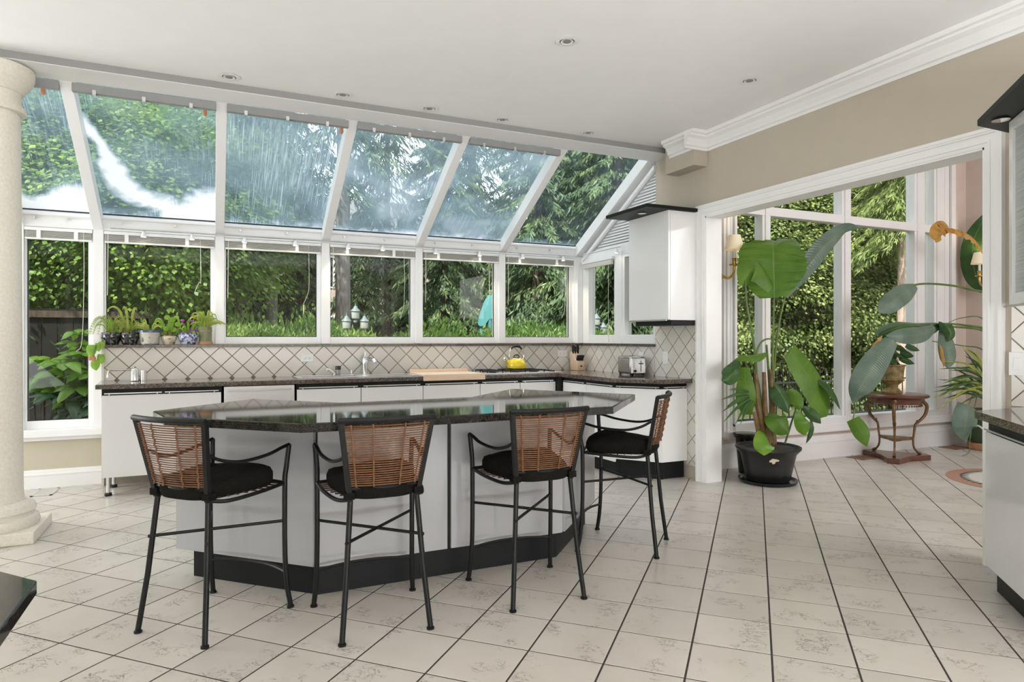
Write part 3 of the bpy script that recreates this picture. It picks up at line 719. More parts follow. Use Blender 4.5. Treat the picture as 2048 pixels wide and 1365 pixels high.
hb = MB(); hb.box(.035, .55, -.032, -.022, .818, .836); hb.box(.04, .055, -.03, 0, .82, .834); hb.box(.53, .545, -.03, 0, .82, .834)
hb.build('handle', M['alu'], dd, bevel=.002); B(0, .59, .06, .075, 0, .12).build('toe_kick', M['dark'], dw)

# right hand return run: plan of the fronts
RP = [(3.33, 5.98), (3.37, 5.08), (3.64, 4.735), (XR - .012, 4.735)]
def off(p, q, d):
    v = Vector((q[0] - p[0], q[1] - p[1], 0)).normalized(); return Vector((v.y, -v.x, 0)) * d
def face_cab(name, label, p, q, z0, z1, mt, parent=None, rail=True, outward=1, extra=None):
    """cabinet front between plan points p, q; the depth runs inwards"""
    p = Vector((*p, 0)); q = Vector((*q, 0)); u = (q - p); W = u.length; u.normalize(); ang = math.atan2(u.y, u.x)
    t = thing(name, label, 'cabinet', p, ang)
    s = outward
    def BX(x0, x1, y0, y1, a, b): return B(x0, x1, min(y0 * s, y1 * s), max(y0 * s, y1 * s), a, b)
    d = BX(.002, W - .002, 0, .02, z0, z1).build('door', M[mt], t, bevel=.0015)
    BX(0, W, .014, .05, z1, ZT - TH).build('finger_recess', M['dark'], t)
    BX(0, W, .05, .065, 0, z0).build('toe_kick', M['dark'], t)
    if rail:
        a, e = .02, W - .02; r = BX(a, e, -.012, -.004, z1 + .011, z1 + .019)
        for k in (a + .03, e - .036): r.box(k, k + .006, min(-.01 * s, .01 * s), max(-.01 * s, .01 * s), z1 - .003, z1 + .013)
        r.build('rail_handle', M['alu'], d)
    return t, W
# door outlines run with the room on the right hand side -> depth to +y of the local frame when outward = 1
mid = (3.35, 5.55)
t, W = face_cab('base_cabinet', 'white base cabinet of the return run next to the corner filler', RP[0], mid, .13, .815, 'cab', outward=1)
t2, W = face_cab('base_cabinet', 'white base cabinet in the middle of the return run', mid, RP[1], .13, .815, 'cab')
t3, W = face_cab('base_cabinet', 'angled white base cabinet at the end of the return run', RP[1], RP[2], .16, .815, 'cab')
t4, W = face_cab('base_cabinet', 'white end cabinet panel facing the plant room opening', RP[2], RP[3], .16, .815, 'cab')
MB().prism([(.14, .022), (.28, .022), (.28, .28), (.14, .28)], .16, .86).build('body', M['cab'], t4)
cf = tag(B(3.285, 3.335, 6.0, 6.10, .0, ZT - TH).build('corner_filler', M['dark']), 'dark vertical filler strip in the inner corner of the base cabinets', 'filler strip')

ct = MB()
poly = [(-.875, 6.578), (-.835, 6.03), (3.30, 6.03), (3.32, 5.06), (3.60, 4.665), (XR - .012, 4.665), (XR - .012, 6.578)]
ct.prism(poly, ZT - TH, ZT - .004); c_in = [(-.870, 6.578), (-.826, 6.036), (3.306, 6.036), (3.326, 5.063), (3.603, 4.671), (XR - .012, 4.671), (XR - .012, 6.578)]
ct.prism(poly, ZT - .004, ZT, c_in)
tag(ct.build('worktop', M['granite']), 'polished brown granite worktop running along the windows and round the corner', 'worktop')

# wall cabinets
wc = thing('wall_cabinet', 'glossy white wall cabinet with a projecting charcoal top shelf, left of the opening', 'cabinet', (XR, 4.60, 1.43))
B(-.31, -.003, .0, .59, 0, .96).build('body', M['cab'], wc, bevel=.002)
d = B(-.333, -.312, .0, .59, .006, .96).build('door', M['cab'], wc, bevel=.002); B(-.343, -.333, .02, .57, -.006, .004).build('rail_handle', M['alu'], d)
B(-.58, -.003, -.025, .61, .962, .992).build('top_shelf', M['dark'], wc, bevel=.002)
MB().lathe([(.03, .959), (.038, .955), (.034, .962)], 18, (-.45, .22, 0)).build('puck_light', M['chrome'], wc, smooth=True)
B(-.30, -.04, .0, .53, -.045, -.002).build('light_valance', M['dark'], wc, bevel=.008)

# right foreground: base cabinet, worktop, glazed wall cabinet
A0 = (3.545, 2.0); A1 = (3.10, 1.54)
rb, W = face_cab('base_cabinet', 'glossy white base cabinet at the right edge of the view', A1, A0, .13, .80, 'cab', outward=-1)
rwt = MB(); rwt.prism([(3.49, 2.02), (XR - .012, 2.02), (XR - .012, .6), (2.9, .6), (2.9, 1.40)], ZT - TH, ZT)
tag(rwt.build('worktop', M['granite'], bevel=.002), 'granite worktop on the cabinet at the right edge', 'worktop')
MB().prism([(3.56, 1.985), (XR - .012, 1.985), (XR - .012, .8), (3.2, .8), (3.2, 1.6)], .13, .865).build('carcass', M['cab'], rb).matrix_parent_inverse = (Matrix.Translation(rb.location) @ Matrix.Rotation(rb.rotation_euler.z, 4, 'Z')).inverted()
wc2 = thing('wall_cabinet', 'white framed wall cabinet with ribbed glass at the right edge', 'cabinet', (3.5, 1.868, 1.43), math.atan2(-.72, -.72))
W = .5
B(.04, W - .04, .012, .016, .05, .84).build('ribbed_glass', mat('ribbed_glass', (.42, .45, .45), .12, var=.25, scale=3, stretch=(1, 1, 120), bump=.4), wc2)
f = MB(); f.box(.045, W - .045, 0, .022, 0, .055); f.box(.045, W - .045, 0, .022, .835, .885); f.box(0, .045, 0, .022, 0, .885); f.box(W - .045, W, 0, .022, 0, .885)
f.build('door_frame', M['cab'], wc2, bevel=.002)
B(.0, W, -.022, -.012, -.012, -.002).build('rail_handle', M['alu'], wc2)
M2 = (Matrix.Translation(wc2.location) @ Matrix.Rotation(wc2.rotation_euler.z, 4, 'Z')).inverted()
def glob(o, parent):
    o.parent = parent; o.matrix_parent_inverse = (Matrix.Translation(parent.location) @ Matrix.Rotation(parent.rotation_euler.z, 4, 'Z')).inverted(); return o
glob(MB().prism([(3.53, 1.86), (XR - .004, 1.95), (XR - .004, 1.2), (3.3, 1.2), (3.17, 1.5)], 1.43, 2.31).build('body', M['cab']), wc2)
glob(MB().prism([(3.43, 1.972), (XR - .004, 1.972), (XR - .004, 1.0), (2.9, 1.0), (2.9, 1.45)], 2.318, 2.348).build('top_shelf', M['dark'], bevel=.002), wc2)
glob(MB().lathe([(.03, 2.315), (.038, 2.311), (.034, 2.318)], 18, (3.42, 1.86, 0)).build('puck_light', M['chrome'], smooth=True), wc2)
glob(MB().prism([(3.42, 1.75), (3.8, 1.8), (3.8, 1.3), (3.3, 1.3), (3.2, 1.5)], 1.385, 1.428).build('light_valance', M['dark'], bevel=.008), wc2)

# left foreground counter
lf = thing('peninsula_cabinet', 'white cabinet with chrome rail handles at the lower left corner', 'cabinet', (-.62, .7, 0))
MB().prism([(.338, .42), (-.25, 1.05), (-.7, 1.05), (-.7, -.3), (.338, -.3)], .1, ZT - .055).build('body', M['cab'], lf)
MB().prism([(.33, .41), (-.25, 1.03), (-.7, 1.03), (-.7, -.29), (.33, -.29)], ZT - .055, ZT - .022).build('finger_recess', M['cab'], lf)
MB().prism([(.30, .38), (-.25, .98), (-.65, .98), (-.65, -.25), (.30, -.25)], 0, .1).build('toe_kick', M['dark'], lf)
for z in (.79, .835): B(.342, .352, -.25, .39, z, z + .018).build('rail_handle', M['alu'], lf)
tag(MB().prism([(-.24, 1.195), (-.93, 2.0), (-1.4, 2.0), (-1.4, .38), (-.24, .38)], ZT - .022, ZT).build('worktop', M['granitedark'], bevel=.003), 'dark granite counter tip at the lower left corner', 'worktop')

# ================================================================== ISLAND
isl = thing('kitchen_island', 'faceted kitchen island with grey white panels and charcoal plinth', 'island', (0, 0, 0))
BP = [(-.175, 3.89), (.455, 3.285), (1.838, 3.285), (2.40, 3.86), (1.98, 4.22), (1.55, 3.86), (.70, 3.86), (.26, 4.20)]
def inset(poly, d):
    n = len(poly); out = []
    for i in range(n):
        a, b_, c_ = Vector(poly[i - 1]), Vector(poly[i]), Vector(poly[(i + 1) % n])
        n1 = (b_ - a).normalized(); n2 = (c_ - b_).normalized(); m1 = Vector((-n1.y, n1.x)); m2 = Vector((-n2.y, n2.x))
        k = (m1 + m2); k = k / max(k.length_squared / 2, .3); out.append(tuple(b_ + k * d))
    return out
MB().prism(inset(BP, .02), .155, ZT - .042).build('carcass', M['dark'], isl)
MB().prism(inset(BP, .055), 0, .158).build('plinth', M['dark'], isl)
def panel(p, q, g0, g1, z0=.155, z1=ZT - .046):
    p = Vector((*p, 0)); q = Vector((*q, 0)); u = (q - p).normalized(); nrm = Vector((u.y, -u.x, 0))
    a = p + u * g0; b_ = q - u * g1
    MB().extrude([tuple(a + Vector((0, 0, z0))), tuple(b_ + Vector((0, 0, z0))), tuple(b_ + Vector((0, 0, z1))), tuple(a + Vector((0, 0, z1)))], tuple(-nrm * .022)).build('panel', M['cabgrey'], isl, bevel=.0015)
panel(BP[0], BP[1], 0, .012); mxx = (1.142, 3.285)
panel(BP[1], mxx, .012, .010); panel(mxx, BP[2], .010, .012); panel(BP[2], BP[3], .012, .0)
for i in range(3, 8): panel(BP[i], BP[(i + 1) % 8], .006, .006)
ITP = [(-.27, 3.735), (-.205, 3.445), (.345, 2.915), (.50, 2.905), (1.953, 2.955), (2.508, 3.54), (1.965, 4.29), (1.46, 3.80), (.667, 3.77), (.225, 4.235)]
it = MB(); it.prism(ITP, ZT - .040, ZT - .004); it.prism(ITP, ZT - .004, ZT, inset(ITP, .005))
tag(it.build('worktop', M['granitedark']), 'polished dark granite top of the faceted island', 'worktop')

# ================================================================== BAR STOOLS
def make_stool():
    t = thing('bar_stool', '', 'bar stool', group='iron bar stools with rattan backs')
    R_ = .0120
    for s in (-1, 1):
        # rear leg runs on into the back post
        MB().tube([(s * .19, -.225, .012), (s * .168, -.195, .25), (s * .145, -.165, .58)], R_, 10).build('leg', M['black'], t, smooth=True)
        MB().lathe([(.012, .012), (.017, .008), (.017, 0), (.0, 0)], 12, (s * .19, -.225, 0)).build('foot', M['black'], t, smooth=True)
        fl_ = bez([(s * .240, .232, .012), (s * .232, .215, .12), (s * .229, .205, .30), (s * .229, .205, .59), (s * .228, .215, .66), (s * .236, .225, .77)], 5)
        MB().tube(fl_, R_, 10).build('leg', M['black'], t, smooth=True)
        MB().lathe([(.012, .012), (.017, .008), (.017, 0), (.0, 0)], 12, (s * .24, .232, 0)).build('foot', M['black'], t, smooth=True)
        arm = [Vector((s * .236, .225, .77))] + bez([(s * .234, .18, .762), (s * .228, .09, .742), (s * .205, -.04, .733), (s * .18, -.13, .752), (s * .163, -.19, .785)], 5)
        MB().tube(arm, .010, 10, flat=.75).build('arm', M['black'], t, smooth=True)
        MB().extrude([(s * .146 - .011, -.155, .575), (s * .146 + .011, -.155, .575), (s * .198 + .011, -.222, .935), (s * .198 - .011, -.222, .935)], (0, -.022, .004)).build('back_post', M['black'], t, bevel=.002)
        MB().tube(bez([(s * .145, -.165, .585), (s * .19, -.10, .575), (s * .222, .05, .582), (s * .229, .20, .592)], 6), .009, 8).build('seat_rail', M['black'], t, smooth=True)
        MB().tube([(s * .168, -.195, .41), (-s * .229, .205, .415)], .0072, 8).build('cross_brace', M['black'], t, smooth=True)
        MB().box(s * .150 - .020, s * .150 + .020, -.185, -.145, .588, .618).build('cushion_tie', M['cushion'], t)
    MB().tube(bez([(-.231, .21, .175), (-.12, .245, .178), (0, .255, .18), (.12, .245, .178), (.231, .21, .175)], 5), .010, 8, flat=.7).build('footrest', M['black'], t, smooth=True)
    MB().tube(bez([(-.229, .205, .592), (0, .235, .592), (.229, .205, .592)], 6), .009, 8).build('front_rail', M['black'], t, smooth=True)
    MB().tube(bez([(-.205, -.236, .930), (-.10, -.262, .930), (0, -.27, .930), (.10, -.262, .930), (.205, -.236, .930)], 5), .0125, 8).build('top_rail', M['black'], t, smooth=True)
    MB().tube(bez([(-.15, -.17, .632), (0, -.195, .632), (.15, -.17, .632)], 6), .008, 8).build('lower_back_rail', M['black'], t, smooth=True)
    seat = MB(); rows = []
    for i in range(10):
        y = -.155 + i * .039
        wx_ = .145 + (.228 - .145) * min(1, (i / 9) * 1.5)
        seat.tube([(-wx_, y, .588), (wx_, y, .590)], .004, 5)
    seat.build('woven_seat', M['rattandark'], t)
    # rattan back: rods between posts, bowed backwards
    w = MB(); n = 27
    for i in range(n):
        f = i / (n - 1); z = .648 + f * (.905 - .648); hw = .144 + (z - .575) / .36 * .052; y0 = -.172 - (z - .585) / .35 * .066
        w.tube([(-hw, y0, z), (-hw * .5, y0 - .022, z + random.uniform(-.001, .001)), (0, y0 - .029, z), (hw * .5, y0 - .022, z + random.uniform(-.001, .001)), (hw, y0, z)], .0031, 5)
    w.build('rattan_weave', M['rattan'], t, smooth=True)
    for g in (-.82, -.36, .36, .82):
        pts = []
        for i in range(16):
            f = i / 15; z = .642 + f * .27; hw = .144 + (z - .575) / .36 * .052; y0 = -.172 - (z - .585) / .35 * .066 - .029 * (1 - g * g)
            pts.append((g * hw, y0 - .004 + (.003 if i % 2 else -.003), z))
        MB().tube(pts, .0042, 6).build('rattan_rib', M['rattan'], t, smooth=True)
    # cushion: soft superellipse pad
    cu = MB(); rings = []
    for zz, sc in ((.582, .90), (.586, .97), (.606, 1.02), (.634, 1.02), (.654, .97), (.664, .86), (.670, .65), (.672, .35)):
        ring_ = []
        for k in range(44):
            a = 2 * PI * k / 44; ca, sa = math.cos(a), math.sin(a)
            ex = .5; x = abs(ca) ** ex * (1 if ca > 0 else -1); y = abs(sa) ** ex * (1 if sa > 0 else -1)
            hw = .180 + .034 * y
            ring_.append((x * hw * sc, .008 + y * .205 * sc, zz + (.010 * math.sin(2 * a + .6) + .004 * math.sin(5 * a)) * (zz - .575) * 10 + .016 * max(0, y) * (zz - .575) * 10))
        rings.append(ring_ + [ring_[0]])
    cu.grid(rings, uv=False); cu.f.append(tuple(len(cu.v) - 45 + k for k in range(44))); cu.build('cushion', M['cushion'], t, smooth=True)
    return t
st0 = make_stool()
SP = [((.003, 3.253, 0), -PI / 4 - .02, 'leftmost bar stool, at the angled left end of the island'),
      ((.677, 2.968, 0), .0, 'bar stool second from the left, square to the island front'),
      ((1.46, 2.975, 0), -.01, 'third bar stool from the left, just right of the island centre strip'),
      ((2.31, 3.37, 0), PI / 4 - .02, 'rightmost bar stool seen side on, at the angled right end of the island')]
for i, (loc, rz, lb) in enumerate(SP):
    s_ = st0 if i == 0 else copy_tree(st0)
    s_.location = loc; s_.rotation_euler = (0, 0, rz); s_['label'] = lb

# ================================================================== ON THE WORKTOP
zt = ZT + .001
# two-bowl sink
sk = thing('kitchen_sink', 'double bowl stainless steel drop in sink', 'sink', (.70, 6.16, zt))
s = MB(); W = 1.12; D_ = .39
s.box(.05, W - .05, 0, .03, 0, .006); s.box(.05, W - .05, D_ - .09, D_, 0, .006); s.box(0, .05, 0, D_, 0, .006); s.box(W - .05, W, 0, D_, 0, .006); s.box(.56, .66, .03, D_ - .09, 0, .006)
s.build('rim', M['steel'], sk, bevel=.002)
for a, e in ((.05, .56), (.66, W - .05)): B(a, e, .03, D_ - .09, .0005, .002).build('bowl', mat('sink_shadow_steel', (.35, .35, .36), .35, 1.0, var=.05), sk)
fa = thing('faucet', 'chrome single lever kitchen faucet with curved spout', 'faucet', (1.378, 6.51, zt + .006))
MB().lathe([(.028, 0), (.03, .008), (.022, .016), (.022, .10), (.026, .135), (.022, .175), (.012, .185), (0, .186)], 18).build('body', M['chrome'], fa, smooth=True)
MB().tube(bez([(0, -.005, .11), (.03, -.05, .15), (.06, -.12, .145), (.07, -.16, .115)], 6), [.017] * 6 + [.018] * 6 + [.022] * 7, 12).build('spout', M['chrome'], fa, smooth=True)
MB().tube([(0, 0, .175), (.004, .004, .205), (.008, .01, .218)], [.010, .008, .012], 10).build('lever', M['chrome'], fa, smooth=True)
so = thing('soap_bottle', 'small clear bottle with a black cap beside the sink', 'bottle', (1.111, 6.47, zt + .006))
MB().lathe([(.021, 0), (.023, .004), (.023, .055), (.017, .062), (0, .062)], 16).build('bottle_body', mat('grey_glass', (.45, .44, .42), .1, var=.05, spec=.7), so, smooth=True)
MB().lathe([(.026, .055), (.027, .058), (.027, .086), (.024, .09), (0, .09)], 16).build('cap', M['blackgloss'], so, smooth=True)
sp = thing('side_sprayer', 'white sink hand sprayer in a chrome collar', 'sprayer', (1.075, 6.46, zt + .006))
MB().lathe([(.020, 0), (.016, .012), (.012, .02)], 12).build('collar', M['chrome'], sp, smooth=True)
MB().tube([(0, 0, .015), (-.02, 0, .032), (-.055, -.01, .055), (-.075, -.014, .056)], [.010, .012, .012, .015], 10).build('spray_head', M['whiteplastic'], sp, smooth=True)
ag = thing('air_gap_cap', 'short chrome air gap cap behind the sink', 'air gap', (1.246, 6.50, zt + .006))
MB().lathe([(.02, 0), (.018, .006), (.011, .01), (.011, .045), (.0, .05)], 14).build('cap', M['chrome'], ag, smooth=True)
MB().lathe([(.024, 0), (.024, .004), (.0, .004)], 14).build('base_flange', M['chrome'], ag, smooth=True)
# noodle board
bd = thing('pastry_board', 'pale maple pastry board hooked over the worktop edge', 'board', (1.83, 6.03, ZT))
B(0, .63, -.012, .47, .001, .017).build('board', M['maplepale'], bd, bevel=.002)
B(0, .63, -.034, -.012, -.042, .017).build('front_lip', M['maple'], bd, bevel=.002); B(0, .63, .45, .47, .017, .048).build('back_rail', M['maple'], bd, bevel=.002)
# cooktop
ck = thing('gas_cooktop', 'steel gas cooktop with black cast grates beneath the kettle', 'cooktop', (2.50, 6.10, zt))
B(0, .90, 0, .44, 0, .008).build('top_plate', M['steel'], ck, bevel=.002)
gm = MB()
for gx in (.14, .40, .62):
    for q in (0, .20):
        gm.box(gx - .09, gx + .09, .06 + q, .068 + q, .022, .034); gm.box(gx - .09, gx + .09, .19 + q, .198 + q, .022, .034)
        gm.box(gx - .09, gx - .082, .06 + q, .198 + q, .022, .034); gm.box(gx + .082, gx + .09, .06 + q, .198 + q, .022, .034); gm.box(gx - .004, gx + .004, .06 + q, .198 + q, .024, .034); gm.box(gx - .09, gx + .09, .125 + q, .133 + q, .024, .034)
        for a in (-.085, .085):
            for b_ in (.065, .193): gm.box(gx + a - .004, gx + a + .004, b_ + q - .004, b_ + q + .004, .008, .024)
        br = MB().lathe([(.04, .008), (.04, .016), (.028, .022), (0, .022)], 16, (gx, .13 + q, 0)).build('burner', M['iron'], ck, smooth=True)
gm.build('grate', M['iron'], ck)
for k in range(5): MB().lathe([(.018, .008), (.016, .024), (0, .025)], 14, (.82, .08 + k * .07, 0)).build('knob', M['blackgloss'], ck, smooth=True)
# kettle
kt = thing('tea_kettle', 'yellow enamel whistling kettle with black arched handle', 'kettle', (2.99, 6.40, zt + .035))
MB().lathe([(.0, 0), (.085, 0), (.098, .008), (.104, .03), (.100, .06), (.084, .09), (.062, .108), (.055, .112), (0, .112)], 32).build('body', M['yellow'], kt, smooth=True)
MB().lathe([(.056, .110), (.052, .118), (.03, .127), (0, .128)], 24).build('lid', M['chrome'], kt, smooth=True)
MB().tube(bez([(-.035, 0, .122), (-.025, 0, .142), (0, 0, .15), (.025, 0, .142), (.035, 0, .122)], 5), .006, 8).build('lid_grip', M['blackgloss'], kt, smooth=True)
MB().tube([(-.08, 0, .055), (-.115, 0, .085), (-.128, 0, .098)], [.024, .018, .017], 12).build('spout', M['yellow'], kt, smooth=True)
MB().tube([(-.122, 0, .092), (-.145, 0, .115), (-.14, 0, .125)], [.019, .019, .008], 12).build('whistle', M['chrome'], kt, smooth=True)
for s in (-1, 1): MB().tube(bez([(s * .078, 0, .09), (s * .085, 0, .14), (s * .075, 0, .20), (s * .055, 0, .225)], 5), .005, 8).build('handle_arm', M['chrome'], kt, smooth=True)
MB().tube(bez([(-.062, 0, .215), (-.035, 0, .238), (0, 0, .244), (.035, 0, .238), (.062, 0, .212)], 5), [.010] * 5 + [.014] * 11 + [.010] * 5, 10).build('grip', M['blackgloss'], kt, smooth=True)
# knife block
kb = thing('knife_block', 'blond wood knife block full of black handled knives', 'knife block', (3.78, 6.44, zt), .12)
MB().extrude([(-.05, -.06, 0), (-.05, .07, 0), (-.05, .095, .20), (-.05, .06, .22), (-.05, .0, .135), (-.05, -.06, .10)], (.10, 0, 0)).build('block', M['maple'], kb, bevel=.003)
for k in range(6): MB().box(-.006, .006, -.012, .012, 0, .07, Matrix.Translation((-.038 + k * .0152, -.028, .108)) @ Matrix.Rotation(.35, 4, 'X')).build('steak_knife_handle', M['blackgloss'], kb, bevel=.003)
for x, L_ in ((-.036, .105), (-.004, .085), (.030, .11), (.034, .07)):
    MB().box(-.008, .008, -.013, .013, 0, L_, Matrix.Translation((x, .05, .19)) @ Matrix.Rotation(.12, 4, 'X')).build('knife_handle', M['blackgloss'], kb, bevel=.003)
MB().lathe([(.0, 0), (.016, 0), (.016, .002), (0, .002)], 16, M=Matrix.Translation((0, -.0605, .05)) @ Matrix.Rotation(PI / 2, 4, 'X') @ Matrix.Scale(.5, 4, (0, 1, 0))).build('oval_badge', M['black'], kb)
# toaster
to = thing('toaster', 'two slot brushed stainless toaster on the return worktop', 'toaster', (3.70, 5.30, zt), -.14)
B(0, .175, 0, .29, .012, .185).build('shell', M['toaststeel'], to, smooth=True, bevel=.02)
for x in (.05, .10): B(x, x + .026, .05, .25, .183, .187).build('bread_slot', M['blackgloss'], to)
B(.012, .163, -.003, .004, .02, .17).build('end_panel', M['toaststeel'], to, bevel=.004)
B(.11, .116, -.006, .0, .04, .145).build('lever_slot', M['blackgloss'], to); B(.095, .132, -.022, -.003, .112, .122).build('lever', M['blackgloss'], to, bevel=.002)
MB().lathe([(.014, 0), (.013, .012), (0, .013)], 16, M=Matrix.Translation((.05, -.003, .045)) @ Matrix.Rotation(PI / 2, 4, 'X')).build('browning_knob', M['blackgloss'], to, smooth=True)
for k in range(3): MB().lathe([(.007, 0), (.006, .006), (0, .007)], 12, M=Matrix.Translation((.05, -.003, .08 + k * .024)) @ Matrix.Rotation(PI / 2, 4, 'X')).build('button', M['chrome'], to, smooth=True)
B(-.001, .0, .07, .2, .15, .158).build('logo_strip', M['alu'], to)
for x in (.02, .155):
    for y in (.03, .26): MB().lathe([(.012, 0), (.012, .012)], 10, (x, y, 0)).build('foot', M['blackgloss'], to)
# filter tap at the left end: canister, arm, small cup
pt = thing('pot_filler_tap', 'chrome counter top tap with a long thin horizontal spout', 'tap', (-.60, 6.40, zt))
MB().lathe([(.030, 0), (.032, .004), (.030, .01), (.030, .098), (.024, .106), (.010, .112), (.012, .122), (0, .124)], 20).build('canister', M['chrome'], pt, smooth=True)
MB().tube([(-.03, 0, .095), (-.175, 0, .094), (-.19, 0, .09), (-.195, -.003, .055)], .006, 8).build('spout', M['chrome'], pt, smooth=True)
MB().tube([(-.195, -.003, .058), (-.196, -.004, .035)], [.009, .010], 10).build('spout_tip', M['chrome'], pt, smooth=True)
gc = thing('steel_tumbler', 'small steel tumbler beside the counter tap', 'tumbler', (-.535, 6.40, zt))
MB().lathe([(.022, 0), (.024, .09), (.021, .09), (.02, .01), (0, .01)], 18).build('cup_wall', M['steel'], gc, smooth=True)
# switches and outlets
def plate(name, label, loc, rz, w, h_, kind):
    t = thing(name, label, 'outlet' if kind == 'outlet' else 'switch', loc, rz)
    B(-w / 2, w / 2, -.006, 0, -h_ / 2, h_ / 2).build('cover_plate', M['whiteplastic'], t, bevel=.002)
    if kind == 'outlet':
        for s in (-1, 1):
            B(s * .022 - .013, s * .022 + .013, -.009, -.005, -.014, .014).build('socket', M['whiteplastic'], t, bevel=.003)
            for q in (-.005, .006): B(s * .022 - .004, s * .022 + .004, -.0095, -.008, q - .001, q + .001).build('slot', M['black'], t)
    else: B(-.016, .016, -.010, -.005, -.032, .032).build('rocker', M['whiteplastic'], t, bevel=.002)
plate('wall_outlet', 'white double outlet left of the sink faucet', (.835, 6.58, 1.08), 0, .118, .075, 'outlet')
plate('wall_outlet', 'white double outlet beside the knife block', (3.655, 6.58, 1.098), 0, .118, .075, 'outlet')
plate('wall_outlet', 'white outlet behind the toaster', (XR - .0115, 5.435, 1.075), -PI / 2, .075, .118, 'outlet')
plate('light_switch', 'white rocker switch between the toaster and the opening', (XR - .0115, 5.05, 1.085), -PI / 2, .075, .12, 'switch')
plate('light_switch', 'white rocker switch on the tiles at the right edge', (XR - .0115, 2.055, 1.133), -PI / 2, .08, .125, 'switch')
# floor registers
def register(label, pts, mt, rz, L_, W_):
    c_ = sum((Vector(p) for p in pts), Vector()) / 4
    t = thing('floor_register', label, 'floor vent', (c_.x, c_.y, .001), rz)
    f = MB(); f.box(-L_ / 2, L_ / 2, -W_ / 2, -W_ / 2 + .02, 0, .004); f.box(-L_ / 2, L_ / 2, W_ / 2 - .02, W_ / 2, 0, .004); f.box(-L_ / 2, -L_ / 2 + .02, -W_ / 2, W_ / 2, 0, .004); f.box(L_ / 2 - .02, L_ / 2, -W_ / 2, W_ / 2, 0, .004)
    f.build('frame', M[mt], t)
    B(-L_ / 2 + .02, L_ / 2 - .02, -W_ / 2 + .02, W_ / 2 - .02, 0, .001).build('opening', M['dark'] if mt == 'ventbrown' else M['ventgrey'], t)
    n = int((L_ - .04) / .02)
    for k in range(n): B(-L_ / 2 + .022 + k * .02, -L_ / 2 + .034 + k * .02, -W_ / 2 + .02, W_ / 2 - .02, .0008, .003).build('louvre', M[mt], t)
register('brown floor register in front of the carved side table', [at(1697, 915, Z=0), at(1725, 910, Z=0), at(1730, 922, Z=0), at(1757, 917, Z=0)], 'ventbrown', 0, .29, .20)
register('brown floor register near the glazed green pot', [at(1881, 895, Z=0), at(1905, 892, Z=0), at(1915, 900, Z=0), at(1940, 897, Z=0)], 'ventbrown', 0, .29, .20)
register('pale floor register beside the stone column', [at(63, 993, Z=0), at(78, 979, Z=0), at(117, 977, Z=0), at(103, 993, Z=0)], 'ventgrey', PI / 2, .29, .15)
# ================================================================== PLANTS AND PLANT ROOM
def blade(pts, w, nrm, fold=.25, n=6, tipw=.02, shape=1.0, basew=.15, wav=0.0):
    """leaf surface along a midrib; w = greatest half width, nrm = which way its face looks"""
    C = bez(pts, n); m = len(C); nrm = Vector(nrm).normalized(); rows = []
    for i, p in enumerate(C):
        t = (C[min(i + 1, m - 1)] - C[max(i - 1, 0)]).normalized(); sd = t.cross(nrm)
        if sd.length < .05: sd = t.orthogonal()
        sd.normalize(); u = sd.cross(t).normalized(); f = i / (m - 1)
        hw = w * max(tipw, min(1, basew + (1 - basew) * math.sin(min(1, f * 2.2) * PI / 2)) * (1 - max(0, (f - .45) / .55) ** (2.2 * shape)) )
        row = []
        for k in (-1, -.66, -.33, 0, .33, .66, 1):
            row.append(p + sd * k * hw - u * (abs(k) ** 1.5) * hw * fold + u * wav * hw * math.sin(i * 1.7 + k * 2.0) * abs(k))
        rows.append(row)
    return MB().grid(rows)
def pot_leaf(parent, pts, w, nrm, mt='banana', **k):
    return blade(pts, w, nrm, **k).build('leaf', M[mt], parent, smooth=True)
def rel(root, pts): return [Vector(p) - root.location for p in pts]
CAMV = Vector((-.55, -.8, .1))

pl = thing('bird_of_paradise_plant', 'large leafy banana like plant in a chipped black pot on a saucer', 'potted plant', (4.47, 4.31, 0))
MB().lathe([(.20, .0), (.235, .0), (.245, .018), (.25, .03), (.24, .03), (.225, .014), (0, .014)], 40).build('saucer', M['blackgloss'], pl, smooth=True)
MB().lathe([(0, .016), (.17, .016), (.185, .03), (.205, .12), (.222, .20), (.235, .255), (.262, .285), (.276, .30), (.276, .318), (.262, .322), (.245, .30), (.0, .295)], 40).build('pot', mat('black_chipped_glaze', (.014, .014, .015), .35, var=.2, scale=25), pl, smooth=True)
cp = MB(); a0 = math.atan2(-.8, -.52)
cp.lathe([(0, 0), (.001, 0)], 3)
ch = [( -.16, .225), (-.10, .245), (-.02, .240), (.03, .232), (.02, .222), (-.04, .220), (-.05, .205), (-.09, .196), (-.12, .215), (-.15, .212)]
rows_a = [Vector((math.cos(a0 + q) * (.2285 + (z - .225) * .15), math.sin(a0 + q) * (.2285 + (z - .225) * .15), z)) for q, z in [(q_ * 1.9 + .12, z_) for q_, z_ in ch]]
MB().extrude(rows_a, Vector((math.cos(a0), math.sin(a0), 0)) * .003).build('chipped_patch', mat('bare_clay', (.72, .62, .50), .9, var=.1, scale=40), pl)
MB().lathe([(0, .296), (.2, .299), (.246, .297)], 24).build('soil', M['soil'], pl, smooth=True)
Yp = 4.31
def P(px, py, dy=0): return at(px, py, Y=Yp + dy) - pl.location
